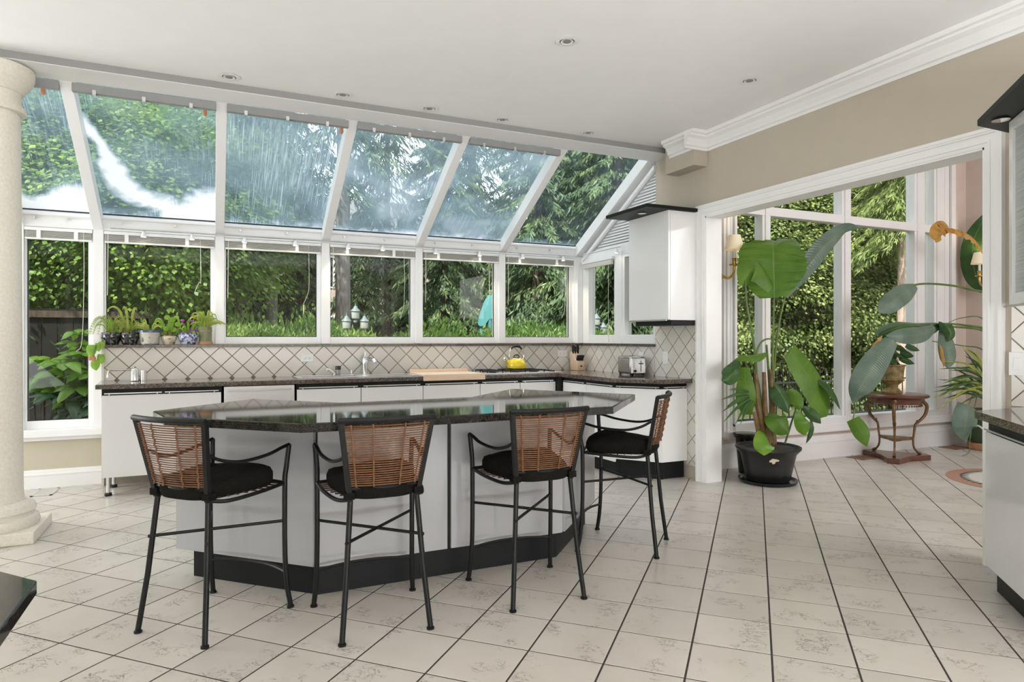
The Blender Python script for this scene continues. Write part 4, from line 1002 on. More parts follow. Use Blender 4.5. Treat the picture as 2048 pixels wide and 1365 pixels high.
# stalks
for pts, r in (([(1532, 886), (1516, 780), (1508, 690), (1494, 610), (1491, 562)], .009), ([(1538, 884), (1543, 780), (1546, 690), (1548, 592)], .010), ([(1540, 884), (1546, 760), (1556, 660), (1571, 590)], .010),
               ([(1530, 886), (1520, 790), (1511, 730), (1517, 694), (1532, 679), (1556, 682), (1580, 703)], .008), ([(1542, 886), (1541, 800), (1533, 690)], .013), ([(1570, 888), (1588, 830), (1606, 785), (1640, 757)], .006),
               ([(1526, 886), (1508, 800), (1480, 750), (1470, 722)], .006)):
    q = bez([P(x, y, (i % 2) * .02) for i, (x, y) in enumerate(pts)], 5); MB().tube(q, [r * (1.6 - 1.0 * k / len(q)) for k in range(len(q))], 8).build('stalk', M['stalk'], pl, smooth=True)
for pts, r in (([(1530, 890), (1514, 800), (1512, 748)], .022), ([(1536, 890), (1530, 820), (1528, 745)], .026), ([(1545, 890), (1545, 800), (1540, 740)], .020), ([(1522, 890), (1516, 860), (1508, 825)], .022), ([(1550, 888), (1549, 850), (1548, 815)], .014)):
    q = bez([P(x, y, -.01 * i) for i, (x, y) in enumerate(pts)], 5); MB().tube(q, [r * (1.15 - .55 * k / len(q)) for k in range(len(q))], 8).build('sheath', M['cane'], pl, smooth=True)
# leaves
pot_leaf(pl, [P(1549, 596), P(1548, 560, -.03), P(1547, 520, -.02), P(1546, 488, .05), P(1543, 480, .13)], .29, CAMV, fold=.14, shape=1.5, basew=.42, tipw=.2, wav=.07, n=8)
pot_leaf(pl, [P(1545, 575, -.05), P(1520, 540, -.06), P(1500, 540, .0), P(1480, 572, .02)], .13, (-.2, -.8, .5), fold=.35, basew=.5)
pot_leaf(pl, [P(1546, 500, .02), P(1566, 484, .02), P(1592, 482, .06), P(1600, 492, .1)], .07, (-.3, -.6, .7), fold=.3, basew=.5)
pot_leaf(pl, [P(1571, 592, .1), P(1610, 540, .12), P(1650, 490, .15), P(1690, 460, .2), P(1724, 456, .25)], .085, (-.7, -.45, -.25), 'bananablue', fold=.7, basew=.3)
pot_leaf(pl, [P(1580, 703), P(1604, 735, -.03), P(1630, 775, -.04), P(1648, 812, -.02), P(1655, 832, .0)], .155, CAMV + Vector((.3, 0, .4)), fold=.12, shape=2.0, basew=.6, tipw=.1)
pot_leaf(pl, [P(1632, 757), P(1655, 768, -.05), P(1672, 792, -.07), P(1681, 820, -.05)], .085, (.4, -.6, .5), 'bananadark', fold=.5, basew=.4)
pot_leaf(pl, [P(1532, 706), P(1508, 712, -.1), P(1484, 712, -.14), P(1468, 720, -.1)], .07, (-.1, -.4, .9), 'banana', fold=.4, basew=.3)
pot_leaf(pl, [P(1478, 722), P(1470, 740, -.1), P(1456, 756, -.12), P(1443, 762, -.1)], .075, (-.3, -.8, .3), 'bananadark', fold=.4, basew=.4)
pot_leaf(pl, [P(1490, 735), P(1492, 780, -.02), P(1496, 815, .0), P(1505, 830, .02)], .085, CAMV, 'brightleaf' if False else 'banana', fold=.3, basew=.4)
pot_leaf(pl, [P(1546, 765), P(1560, 785, -.1), P(1573, 808, -.13), P(1577, 828, -.12)], .085, CAMV + Vector((.2, 0, .5)), 'bananadark', fold=.45, basew=.4)
pot_leaf(pl, [P(1578, 780), P(1590, 792, -.05), P(1598, 810, -.07), P(1598, 822, -.05)], .055, CAMV, 'banana', fold=.3, basew=.4)
pot_leaf(pl, [P(1538, 826), P(1552, 838, -.15), P(1566, 852, -.17), P(1578, 868, -.16)], .10, CAMV + Vector((0, 0, .4)), 'banana', fold=.25, basew=.45, shape=1.6)
pot_leaf(pl, [P(1528, 862), P(1529, 880, -.22), P(1529, 895, -.27), P(1528, 912, -.27)], .085, CAMV, 'rhodo', fold=.25, basew=.4, shape=1.5)
pot_leaf(pl, [P(1598, 822), P(1603, 840, -.1), P(1608, 858, -.12), P(1610, 872, -.1)], .065, CAMV, 'rhodo', fold=.35, basew=.4, shape=1.5)
pot_leaf(pl, [P(1606, 815), P(1620, 825, -.05), P(1634, 838, -.07), P(1642, 848, -.06)], .05, CAMV, 'bananadark', fold=.4, basew=.4)
pot_leaf(pl, [P(1622, 840), P(1624, 856, -.05), P(1620, 872, -.07), P(1612, 888, -.06)], .022, CAMV, 'bananadark', fold=.4, basew=.4)
for x, y in ((1442, 800), (1442, 826), (1446, 846), (1458, 780), (1450, 816), (1470, 850), (1480, 850)):
    a = P(1512, 792); b_ = P(x, y, -.12); c_ = (a + b_) / 2 + Vector((0, 0, .03)); pot_leaf(pl, [a, c_, b_], .012, CAMV, 'bananadark', fold=.4)
# black nursery pot behind it
np_ = thing('small_black_pot', 'small empty black plastic pot behind the large black pot', 'pot', (4.60, 4.70, 0))
MB().lathe([(.07, 0), (.10, .33), (.115, .335), (.115, .37), (.105, .37), (.09, .30), (0, .3)], 24).build('pot_wall', M['blackgloss'], np_, smooth=True)
MB().lathe([(.12, .355), (.125, .36), (.125, .372), (.112, .374)], 24).build('rim', M['blackgloss'], np_, smooth=True)

# carved side table with urn
tb_ = thing('carved_side_table', 'round mahogany side table on three gilt bronze scroll legs', 'table', (6.53, 4.56, 0), math.radians(-8))
MB().lathe([(0, .655), (.285, .655), (.30, .662), (.305, .672), (.30, .684), (.29, .69), (0, .69)], 48).build('table_top', M['mahogany'], tb_, smooth=True)
MB().lathe([(0, .59), (.235, .59), (.24, .60), (.235, .645), (.262, .655), (0, .655)], 40).build('apron', M['mahogany'], tb_, smooth=True)
bd_ = MB()
for k in range(60):
    a = 2 * PI * k / 60; bd_.lathe([(0, -.006), (.006, 0), (0, .006)], 6, (.302 * math.cos(a), .302 * math.sin(a), .672))
bd_.build('beaded_edge', M['mahogany'], tb_, smooth=True)
fr_ = MB()
for k in range(54):
    a = 2 * PI * k / 54; fr_.lathe([(0, -.012), (.010, 0), (.004, .01)], 6, (.236 * math.cos(a), .236 * math.sin(a), .575)); 
fr_.build('gilt_fringe', M['bronze'], tb_, smooth=True)
for k in range(3):
    a = math.radians(-140 + 120 * k); ca, sa = math.cos(a), math.sin(a)
    q = [(.235, .615), (.285, .60), (.318, .555), (.30, .47), (.245, .405), (.20, .36), (.188, .28), (.178, .20), (.185, .13), (.215, .085), (.255, .062)]
    C = bez([(r * ca, r * sa, z) for r, z in q], 4); n = len(C)
    MB().tube(C, [.021 - .011 * min(1, i / n * 1.5) + (.005 if i > n - 5 else 0) for i in range(n)], 10).build('leg', M['bronze'], tb_, smooth=True)
    MB().lathe([(0, -.03), (.022, -.02), (.03, 0), (.024, .024), (0, .032)], 14, (.262 * ca, .262 * sa, .62)).build('carved_head', M['bronze'], tb_, smooth=True)
    MB().lathe([(0, -.02), (.017, -.01), (.018, .01), (0, .02)], 12, (.225 * ca, .225 * sa, .395)).build('scroll', M['bronze'], tb_, smooth=True)
ptri = []; pst = []
for k in range(3):
    a = math.radians(-140 + 120 * k)
    for da, r in ((-.16, .335), (.16, .335)): ptri.append((r * math.cos(a + da), r * math.sin(a + da)))
    am = a + math.radians(60)
    for da, r in ((-.55, .215), (-.25, .175), (0, .165), (.25, .175), (.55, .215)): ptri.append((r * math.cos(am + da), r * math.sin(am + da)))
    for da, r in ((0, .185), (.5, .11), (1.047, .085), (1.59, .11)): pst.append((r * math.cos(a + da), r * math.sin(a + da)))
MB().prism(ptri, 0, .055).build('base', M['mahogany'], tb_, bevel=.006)
MB().prism(pst, .205, .235).build('pierced_stretcher', M['bronze'], tb_)
ur = thing('glazed_urn', 'small antique green gold urn planted with ivy on the carved table', 'urn', (6.53, 4.60, .692))
M['urn'] = mat('mottled_green_gold_glaze', (.10, .11, .04), .4, scale=22, col2=(.42, .27, .13))
MB().lathe([(0, 0), (.098, 0), (.10, .018), (.085, .026), (.055, .06), (.058, .085), (.095, .12), (.118, .14), (.105, .15), (.112, .24), (.12, .285), (.132, .292), (.13, .30), (.112, .298), (.0, .285)], 32).build('vessel', M['urn'], ur, smooth=True)
for s in (-1, 1): MB().tube(bez([(s * .105, 0, .155), (s * .135, -.01, .165), (s * .128, -.01, .14), (s * .10, 0, .13)], 4), .009, 8).build('scroll_handle', M['urn'], ur, smooth=True)
MB().lathe([(0, .286), (.112, .29)], 16).build('soil', M['soil'], ur)
for k in range(44):
    a = RNG.uniform(0, 2 * PI); r = RNG.uniform(.04, .24); z = .30 + RNG.uniform(.02, .20)
    p = Vector((r * math.cos(a), r * math.sin(a) * .7, z)); d = Vector((math.cos(a), math.sin(a), -.5)) * .055
    blade([p - d, p, p + d * 1.2], .042, (-.4, -.7, .6), fold=.3, basew=.7).build('ivy_leaf', M['bananadark'], ur, smooth=True)
    if k % 3 == 0: MB().tube([(0, 0, .29), tuple(p * .6 + Vector((0, 0, .15))), tuple(p)], .003, 5).build('vine', M['stalk'], ur)

# arching banana plant in the far right corner
pr = thing('arching_banana_plant', 'banana plant with long drooping arching leaves in a glazed green pot', 'potted plant', (8.02, 4.52, 0))
MB().lathe([(0, 0), (.155, 0), (.175, .02), (.18, .075), (.16, .085), (0, .085)], 32).build('terracotta_foot', M['terracotta'], pr, smooth=True)
M['greenglaze'] = mat('dark_green_glaze', (.025, .055, .022), .25, var=.3, scale=9, coat=.3)
MB().lathe([(.155, .08), (.19, .12), (.215, .24), (.215, .34), (.20, .43), (.21, .45), (.20, .46), (.185, .44), (0, .43)], 36).build('pot', M['greenglaze'], pr, smooth=True)
rp = MB(); C = [((.217) * math.cos(a), (.217) * math.sin(a), .26 + .035 * math.cos(a * 4)) for a in [2 * PI * k / 80 for k in range(80)]]
rp.tube([(x, y, z + .005 * math.sin(i * 1.2)) for i, (x, y, z) in enumerate(C)], .010, 6, closed=True); rp.build('rope_band', M['cord'], pr, smooth=True)
MB().lathe([(0, .432), (.19, .434)], 20).build('soil', M['soil'], pr)
YQ = 4.35
def Q(px, py, dy=0): return at(px, py, Y=YQ + dy) - pr.location
for pts, r in (([(1990, 860), (1996, 700), (1985, 600), (1935, 578), (1880, 569), (1830, 570), (1790, 588), (1757, 622), (1736, 690), (1727, 770)], .012), ([(1990, 860), (1995, 720), (1975, 663), (1930, 651), (1880, 648), (1830, 656)], .014), ([(1990, 860), (1992, 700), (1970, 664), (1920, 655), (1860, 655), (1800, 668), (1786, 678)], .013),
               ([(1990, 860), (1985, 740), (1965, 700), (1925, 692), (1865, 683)], .009), ([(1990, 860), (1990, 690), (1965, 638), (1925, 636), (1898, 645)], .007), ([(1985, 870), (1968, 745), (1948, 785), (1936, 812)], .008), ([(1975, 880), (1966, 770), (1950, 810), (1940, 880), (1938, 905), (1924, 913)], .006), ([(1990, 860), (2000, 640), (1985, 540), (1962, 500)], .010)):
    q = bez([Q(x, y, 0) for x, y in pts], 6); MB().tube(q, [r * (1.2 - .7 * k / len(q)) for k in range(len(q))], 8).build('stalk', M['stalk'], pr, smooth=True)
pot_leaf(pr, [Q(1832, 572), Q(1812, 584, -.06), Q(1785, 604, -.08), Q(1757, 624, -.04)], .10, (-.2, -.85, .4), 'bananablue', fold=.2, shape=2, basew=.35, tipw=.15)
pot_leaf(pr, [Q(1878, 648), Q(1850, 652, -.03), Q(1812, 652, -.05), Q(1772, 664, -.02), Q(1756, 674, .0)], .115, (-.3, -.7, .7), 'bananadark', fold=.5, basew=.4)
pot_leaf(pr, [Q(1870, 655, -.1), Q(1845, 668, -.14), Q(1806, 672, -.16), Q(1772, 672, -.12)], .085, (-.4, -.8, .2), 'bananablue', fold=.3, basew=.4)
pot_leaf(pr, [Q(1786, 680, -.15), Q(1762, 712, -.18), Q(1738, 748, -.2), Q(1718, 780, -.18), Q(1706, 808, -.12)], .125, (-.5, -.8, .2), 'bananablue', fold=.25, basew=.5)
pot_leaf(pr, [Q(1764, 672, -.1), Q(1742, 712, -.1), Q(1738, 760, -.1)], .03, CAMV, 'bananadry', fold=.3)
pot_leaf(pr, [Q(1706, 838, -.15), Q(1718, 856, -.2), Q(1728, 874, -.22), Q(1734, 894, -.2)], .075, CAMV, 'banana', fold=.2, basew=.8)
MB().tube(bez([Q(1727, 770), Q(1712, 810, -.05), Q(1706, 840, -.15)], 5), .006, 6).build('stalk', M['stalk'], pr, smooth=True)
pot_leaf(pr, [Q(1884, 645), Q(1892, 650, -.1), Q(1902, 668, -.12), Q(1896, 684, -.1)], .06, CAMV, 'bananadark', fold=.4, basew=.5)
pot_leaf(pr, [Q(1886, 655, -.05), Q(1894, 690, -.08), Q(1898, 720, -.08), Q(1895, 738, -.06)], .085, CAMV, 'bananablue', fold=.25, basew=.4)
pot_leaf(pr, [Q(1880, 690, -.05), Q(1886, 712, -.05), Q(1888, 736, -.05)], .02, CAMV, 'bananadry', fold=.3)
pot_leaf(pr, [Q(1936, 810, -.1), Q(1934, 832, -.15), Q(1930, 855, -.17), Q(1932, 884, -.12)], .125, CAMV, 'bananablue', fold=.2, basew=.75, tipw=.1)
pot_leaf(pr, [Q(1968, 505), Q(1948, 478, -.02), Q(1925, 463, -.04), Q(1898, 457, -.05), Q(1878, 450, -.05)], .075, (-.4, -.6, .7), 'bananadry', fold=.5, basew=.4, tipw=.3, wav=.15)
pot_leaf(pr, [Q(1896, 452, -.03), Q(1884, 456, -.06), Q(1876, 468, -.07), Q(1878, 484, -.05)], .085, CAMV, 'bananadry', fold=.25, basew=.8, tipw=.4)
pot_leaf(pr, [at(x, y, X=8.17) - pr.location for x, y in ((1972, 580), (1950, 545), (1948, 480), (1985, 412))], .13, (-1, -.3, .1), 'bananadark', fold=.1, basew=.5)
for k in range(34):
    a = Q(1985, 790, 0); a = a + Vector((RNG.uniform(-.05, .05), RNG.uniform(-.05, .05), RNG.uniform(-.1, .15)))
    ang_ = RNG.uniform(1.75, 3.5); L_ = RNG.uniform(60, 118)
    b_ = Q(1985 + L_ * math.cos(ang_) - 8, 790 - L_ * 1.0 * math.sin(ang_), RNG.uniform(-.35, .1)); c_ = (a + b_) / 2 + Vector((0, 0, .08)); 
    blade([a, c_, b_], .011, CAMV, fold=.4, basew=.6).build('palm_frond', M['bananadark' if k % 3 else 'fern'], pr, smooth=True)

# wall sconces
def sconce(label, loc, rz):
    t = thing('wall_sconce', label, 'wall lamp', loc, rz)
    MB().lathe([(.0, 0), (.045, 0), (.05, .008), (.03, .02), (.012, .03)], 20, M=Matrix.Rotation(-PI / 2, 4, 'Y') @ Matrix.Scale(1.7, 4, (1, 0, 0))).build('wall_plate', M['brass'], t, smooth=True)
    MB().tube(bez([(-.01, 0, -.02), (-.09, 0, -.085), (-.17, 0, -.10), (-.225, 0, -.05), (-.235, 0, .02)], 6), .013, 10).build('arm', M['brass'], t, smooth=True)
    MB().tube(bez([(-.10, 0, -.09), (-.06, 0, -.12), (-.03, 0, -.10), (-.05, 0, -.07)], 6), .009, 8).build('scroll', M['brass'], t, smooth=True)
    MB().lathe([(.008, .01), (.045, .018), (.05, .03), (.02, .035), (.022, .075), (.028, .085), (0, .085)], 18, (-.235, 0, 0)).build('bobeche', M['brass'], t, smooth=True)
    MB().lathe([(.013, .08), (.013, .175), (0, .175)], 12, (-.235, 0, 0)).build('candle_sleeve', M['whiteplastic'], t, smooth=True)
    MB().lathe([(.088, .165), (.055, .30), (.052, .30), (.085, .165)], 28, (-.235, 0, 0)).build('lamp_shade', M['shade'], t, smooth=True)
    d = bpy.data.lights.new('sconce_light', 'POINT'); d.energy = 3; d.color = (1, .75, .48); d.shadow_soft_size = .03
    o = bpy.data.objects.new('sconce_light', d); COL.objects.link(o); o.parent = t; o.location = (-.235, 0, .25)
sconce('brass candle sconce with cream shade beside the opening jamb', (4.18, 4.66, 1.93), PI)
sconce('brass candle sconce with cream shade on the blush wall', (PX, 4.64, 1.97), 0)

# floor medallion
md = thing('mosaic_medallion', 'round terracotta and black mosaic medallion set in the plant room floor', 'mosaic', (MED[0], MED[1], .0006))
M['mosred'] = mat('terracotta_mosaic', (.45, .24, .17), .4, var=.15, scale=60); M['mosdark'] = mat('charcoal_mosaic', (.04, .04, .042), .4, var=.2, scale=60); M['moscream'] = mat('cream_mosaic', (.72, .68, .63), .4, var=.08, scale=70)
def annulus(r0, r1, z=.0022, n=64):
    return MB().lathe([(r0, 0), (r1, 0), (r1, z), (r0, z), (r0, 0)], n)
annulus(.47, .58).build('outer_ring', M['mosred'], md); annulus(.0001, .47, .0018).build('field', M['moscream'], md)
tri = MB().prism([(.468, -.028), (.468, .028), (.40, 0)], .0, .003).mesh('triangle'); tri.materials.append(M['mosdark'])
for k in range(46): link_copy(tri, 'triangle', md, (0, 0, 0), (0, 0, 2 * PI * k / 46))
annulus(.17, .21, .003).build('inner_ring', M['mosdark'], md)
tri2 = MB().prism([(.168, -.03), (.168, .03), (.08, 0)], .0, .003).mesh('petal'); tri2.materials.append(M['mosred'])
for k in range(14): link_copy(tri2, 'petal', md, (0, 0, 0), (0, 0, 2 * PI * k / 14))

# ================================================================== SILL PLANTS
ZS = 1.2145; YS = 6.61
def flower_pot(name, label, x, w, h_, colmat, prof='bowl', band=None, cat='potted plant'):
    t = thing(name, label, cat, (x, YS, ZS), group=None); r = w / 2
    if prof == 'bowl': p = [(0, 0), (r * .66, 0), (r * .72, .006), (r * .98, h_ * .55), (r, h_ * .78), (r * .92, h_ * .93), (r * .97, h_), (r * .88, h_), (r * .85, h_ * .88), (0, h_ * .86)]
    elif prof == 'flare': p = [(0, 0), (r * .76, 0), (r * .8, h_ * .06), (r * .92, h_ * .85), (r, h_ * .88), (r, h_), (r * .9, h_), (r * .86, h_ * .88), (0, h_ * .86)]
    else: p = [(0, 0), (r, 0), (r, h_), (r * .85, h_), (r * .85, h_ * .9), (0, h_ * .9)]
    MB().lathe(p, 30).build('pot', colmat, t, smooth=True)
    if band:
        for (z0, z1, mt, rr) in band: MB().lathe([(rr * r, z0), (rr * r + .003, z0), (rr * r + .003, z1), (rr * r, z1)], 30).build('painted_band', mt, t, smooth=True)
    MB().lathe([(0, h_ * .88), (r * .86, h_ * .89)], 18).build('soil', M['soil'], t)
    return t
def paint(name, base, spots, scale, thr=.56, spots2=None):
    m, N, L, b = newmat(name); tc = N.new('ShaderNodeTexCoord'); n = N.new('ShaderNodeTexNoise'); n.inputs['Scale'].default_value = scale; n.inputs['Detail'].default_value = 3
    L.new(tc.outputs['Object'], n.inputs['Vector']); r = N.new('ShaderNodeValToRGB'); e = r.color_ramp.elements; e[0].position = thr; e[0].color = (*base, 1); e[1].position = thr + .03; e[1].color = (*spots, 1)
    if spots2: k = e.new(thr + .08); k.color = (*spots2, 1)
    L.new(n.outputs['Fac'], r.inputs[0]); L.new(r.outputs[0], b.inputs['Base Color']); b.inputs['Roughness'].default_value = .15; b.inputs['Coat Weight'].default_value = .5; return m
blk = paint('black_floral_porcelain', (.01, .012, .018), (.05, .13, .10), 38, .54, (.32, .17, .15))
navy = mat('navy_glaze', (.05, .09, .17), .2, var=.1)
pA = flower_pot('potted_fern', 'fern in a black floral bowl at the left end of the sill', -.798, .158, .105, blk)
pB = flower_pot('potted_succulent', 'trailing plant in a black floral bowl second on the sill', -.659, .154, .105, blk)
pC = flower_pot('potted_creeper', 'low creeper in a cream square pot with blue rim', -.505, .185, .125, paint('cream_leaf_porcelain', (.62, .58, .50), (.16, .22, .15), 26, .62), 'flare', band=[(.108, .1255, navy, 1.0), (0, .008, navy, .8)])
pD = flower_pot('potted_begonia', 'round leaved plant in a small cream and brown bowl', -.352, .125, .088, paint('cream_brown_porcelain', (.60, .55, .42), (.30, .22, .08), 30, .58), band=[(.078, .0885, mat('oxblood_glaze', (.18, .03, .02), .2, var=.1), .95)])
pE = flower_pot('potted_orchid', 'purple flowered plant in a blue and white bowl', -.199, .165, .10, paint('blue_white_porcelain', (.58, .60, .66), (.06, .09, .28), 55, .5))
pF = flower_pot('potted_spider_plant', 'yellow green spiky plant in a bamboo wrapped pot', -.056, .108, .16, mat('bamboo_wrap', (.14, .16, .09), .7, scale=60, stretch=(1, 1, .1), col2=(.25, .26, .15), bump=.6), 'cyl', band=[(0, .026, M['terracotta'], 1.05), (.12, .126, M['terracotta'], 1.02)])
def tuft(t, z0, n, L0, L1, w, mt, spread=.8, arch=.5, back=0.0):
    for k in range(n):
        a = RNG.uniform(0, 2 * PI); L_ = RNG.uniform(L0, L1); s = RNG.uniform(.25, spread)
        d = Vector((math.cos(a), math.sin(a) * .38, 0)) * L_ * s; b0 = Vector((math.cos(a) * .02, math.sin(a) * .02, z0))
        up_ = L_ * (1.1 - s * .7)
        blade([b0, b0 + d * .35 + Vector((0, 0, up_ * .75)), b0 + d * .75 + Vector((0, 0, up_ * (1.0 - arch * .15))), b0 + d * 1.1 + Vector((0, 0, up_ * (1 - arch * .8)))], w, (0, -.8, .6), fold=.3, basew=.5, n=3).build('leaf', M[mt], t, smooth=True)
def fronds(t, z0, n, L0, L1, mt, spread=1.0, arch=1.0):
    for k in range(n):
        a = RNG.uniform(0, 2 * PI); L_ = RNG.uniform(L0, L1); d = Vector((math.cos(a), math.sin(a) * .4, 0)) * L_ * spread * RNG.uniform(.35, 1); b0 = Vector((0, 0, z0))
        C = bez([b0, b0 + d * .4 + Vector((0, 0, L_ * .6)), b0 + d * .8 + Vector((0, 0, L_ * (.8 - .3 * arch))), b0 + d * 1.1 + Vector((0, 0, L_ * (.6 - .7 * arch)))], 6)
        f = MB().tube(C, .0016, 4)
        for i in range(2, len(C)):
            tg = (C[i] - C[i - 1]).normalized(); sd = tg.cross(Vector((0, -.8, .6))).normalized()
            for s in (-1, 1):
                q = C[i]; l = .018 * (1 - i / len(C) * .5); f.v += [tuple(q - tg * .004), tuple(q + sd * s * l * .6 + tg * .004), tuple(q + sd * s * l + tg * .008), tuple(q + sd * s * l * .6 - tg * .004)]; b_ = len(f.v) - 4; f.f.append((b_, b_ + 1, b_ + 2, b_ + 3))
        f.build('frond', M[mt], t)
fronds(pA, .10, 16, .14, .24, 'fern', 1.0, .9); tuft(pA, .1, 8, .12, .2, .006, 'brightleaf')
fronds(pB, .10, 12, .10, .2, 'fern', 1.0, 1.2); tuft(pB, .1, 3, .26, .34, .011, 'fern', .5, .2)
tuft(pC, .115, 16, .08, .16, .008, 'fern', 1.2, .8); tuft(pD, .08, 3, .2, .3, .014, 'brightleaf', 1.0, .9)
for x, z in ((-.055, .17), (-.015, .24), (.03, .22), (.005, .17), (.07, .18), (.04, .13), (-.02, .14)):
    p = Vector((x, -.01 + RNG.uniform(-.03, .02), z))
    lf_ = []
    MB().lathe([(0, 0), (.026, .003), (.024, .006), (0, .004)], 14, M=Matrix.Translation(p) @ Matrix.Rotation(1.1, 4, 'X')).build('round_leaf', M['brightleaf'], pD, smooth=True)
    MB().tube([(0, 0, .08), tuple(p * .6 + Vector((0, 0, .04))), tuple(p)], .002, 5).build('leaf_stem', M['cane'], pD)
MB().tube([(0, 0, .078), (.002, 0, .12)], [.018, .014], 10).build('bulb_stem', M['cane'], pD, smooth=True)
for k in range(11):
    p = Vector((RNG.uniform(-.07, .10), RNG.uniform(-.04, .02), .10 + RNG.uniform(.0, .05) + max(0, RNG.uniform(-.1, .11)))); d = Vector((RNG.uniform(-1, 1), -.3, RNG.uniform(-.3, .6))).normalized() * .018
    blade([p - d, p, p + d], .014, (0, -1, .3), fold=.3, basew=.6, n=3).build('petal', M['purple'], pE, smooth=True)
tuft(pE, .09, 7, .10, .2, .010, 'brightleaf', .9, .6)
MB().tube(bez([(.02, 0, .09), (.05, -.01, .17), (.06, -.01, .22)], 5), .002, 5).build('flower_stem', M['stalk'], pE)
tuft(pF, .145, 46, .10, .22, .006, 'fern', 1.1, .7); tuft(pF, .145, 10, .12, .2, .008, 'brightleaf', .7, .4)
bg = thing('hanging_begonia', 'trailing begonia sprigs hanging over the left end of the sill', 'plant', (-.885, 6.60, ZS))
for x, z, s in ((-.05, -.05, .05), (.0, -.02, .035), (.02, -.12, .04), (-.02, -.17, .045), (.03, .0, .03)):
    p = Vector((x, -.07, z)); blade([p + Vector((0, 0, s)), p, p + Vector((.01, -.01, -s * 1.1))], s * .8, (-.2, -1, .2), fold=.2, basew=.7, n=4).build('leaf', M['brightleaf'], bg, smooth=True)
for x, z in ((-.04, -.10), (-.03, -.12), (-.055, -.115)):
    p = Vector((x, -.075, z)); blade([p + Vector((0, 0, .02)), p, p + Vector((0, 0, -.02))], .018, (0, -1, 0), fold=.2, basew=.7, n=3).build('flower', M['terracotta'], bg, smooth=True)
MB().tube(bez([(.06, .03, .02), (.02, -.04, .03), (-.02, -.07, -.02), (-.03, -.072, -.1)], 5), .003, 5).build('stem', M['stalk'], bg)
# ================================================================== GARDEN
def leaves_mesh(name, P_, T_, N_, ln, wd, mt):
    """one diamond leaf per point: P base, T tip direction, N face normal (n x 3 arrays)"""
    n = len(P_); T_ = T_ / np.linalg.norm(T_, axis=1, keepdims=True)
    S = np.cross(T_, N_); S /= np.linalg.norm(S, axis=1, keepdims=True) + 1e-9
    ln = np.asarray(ln).reshape(-1, 1) * np.ones((n, 1)); wd = np.asarray(wd).reshape(-1, 1) * np.ones((n, 1))
    V = np.empty((n, 4, 3)); V[:, 0] = P_; V[:, 1] = P_ + T_ * ln * .45 + S * wd; V[:, 2] = P_ + T_ * ln; V[:, 3] = P_ + T_ * ln * .45 - S * wd
    me = bpy.data.meshes.new(name); me.vertices.add(4 * n); me.vertices.foreach_set('co', V.ravel()); me.loops.add(4 * n); me.loops.foreach_set('vertex_index', np.arange(4 * n))
    me.polygons.add(n); me.polygons.foreach_set('loop_start', np.arange(0, 4 * n, 4)); me.polygons.foreach_set('loop_total', np.full(n, 4)); me.update(); me.validate()
    me.materials.append(mt); return me
def rn(n): v = RNG.normal(size=(n, 3)); return v / np.linalg.norm(v, axis=1, keepdims=True)
def maple_mesh(name, mt, R=2.3, Hh=2.4, ncl=170, per=150, lf=.15):
    c_ = rn(ncl) * np.array([R, R, Hh]) * RNG.uniform(.45, 1.0, (ncl, 1)); P_ = []; T_ = []; N_ = []
    for c0 in c_:
        q = RNG.normal(size=(per, 3)) * np.array([.34, .34, .13]); q[:, 2] -= .25 * (q[:, 0] ** 2 + q[:, 1] ** 2)
        out = c0 / (np.linalg.norm(c0) + 1e-6); P_.append(c0 + q)
        T_.append(out * .7 + q * 1.2 + np.array([0, 0, -.55]) + RNG.normal(size=(per, 3)) * .35)
        N_.append(np.array([0, 0, .8]) + out * .9 + RNG.normal(size=(per, 3)) * .28)
    P_ = np.vstack(P_); n = len(P_); return leaves_mesh(name, P_, np.vstack(T_), np.vstack(N_), RNG.uniform(lf * .7, lf * 1.2, n), RNG.uniform(lf * .28, lf * .45, n), mt)
def spruce_mesh(name, mt, Ht=11.0, R=2.3, z0=1.0, wh=34, br=9, sp=70, droop=.55, ln=.26, wd=.028):
    P_ = []; T_ = []; N_ = []
    for i in range(wh):
        f = i / wh; z = z0 + (Ht - z0) * f; L0 = R * (1 - f) ** .8 + .25
        for j in range(br):
            a = RNG.uniform(0, 2 * PI); L_ = L0 * RNG.uniform(.7, 1.1); u = np.sort(RNG.uniform(.12, 1, sp))
            d = np.array([math.cos(a), math.sin(a), 0]); sd = np.array([-d[1], d[0], 0])
            p = d * (u * L_)[:, None] + sd * (RNG.normal(size=sp) * .16 * (1.15 - u) * L_ * .6)[:, None]
            p[:, 2] = z - droop * L_ * u ** 1.4 + .16 * L_ * np.maximum(0, u - .75) * 2 + RNG.normal(size=sp) * .03
            P_.append(p); T_.append(d * .45 + sd * RNG.normal(size=(sp, 1)) * .35 + np.array([0, 0, -.8]) * RNG.uniform(.3, 1.3, (sp, 1))); N_.append(rn(sp) + d * .5 + np.array([0, 0, .4]))
    P_ = np.vstack(P_); n = len(P_); return leaves_mesh(name, P_, np.vstack(T_), np.vstack(N_), RNG.uniform(ln * .6, ln * 1.3, n), RNG.uniform(wd * .7, wd * 1.5, n), mt)
mapA = maple_mesh('foliage', M['maple_leaf'], 2.0, 1.9, 200, 440, .082); mapB = maple_mesh('foliage', M['maple_leaf'], 2.6, 2.4, 280, 330, .075)
decA = maple_mesh('foliage', M['cedar'], 2.4, 3.4, 280, 340, .075); decB = maple_mesh('foliage', M['ever_leaf'], 2.6, 4.2, 280, 230, .095)
sprA = spruce_mesh('foliage', M['spruce'], sp=95, ln=.2, wd=.02); sprB = spruce_mesh('foliage', M['spruce'], 12, 2.0, 2.6, 24, 6, 80, .8, .26, .018); cedA = spruce_mesh('foliage', M['cedar'], 9.5, 1.9, .6, 36, 9, 90, .75, .26, .02)
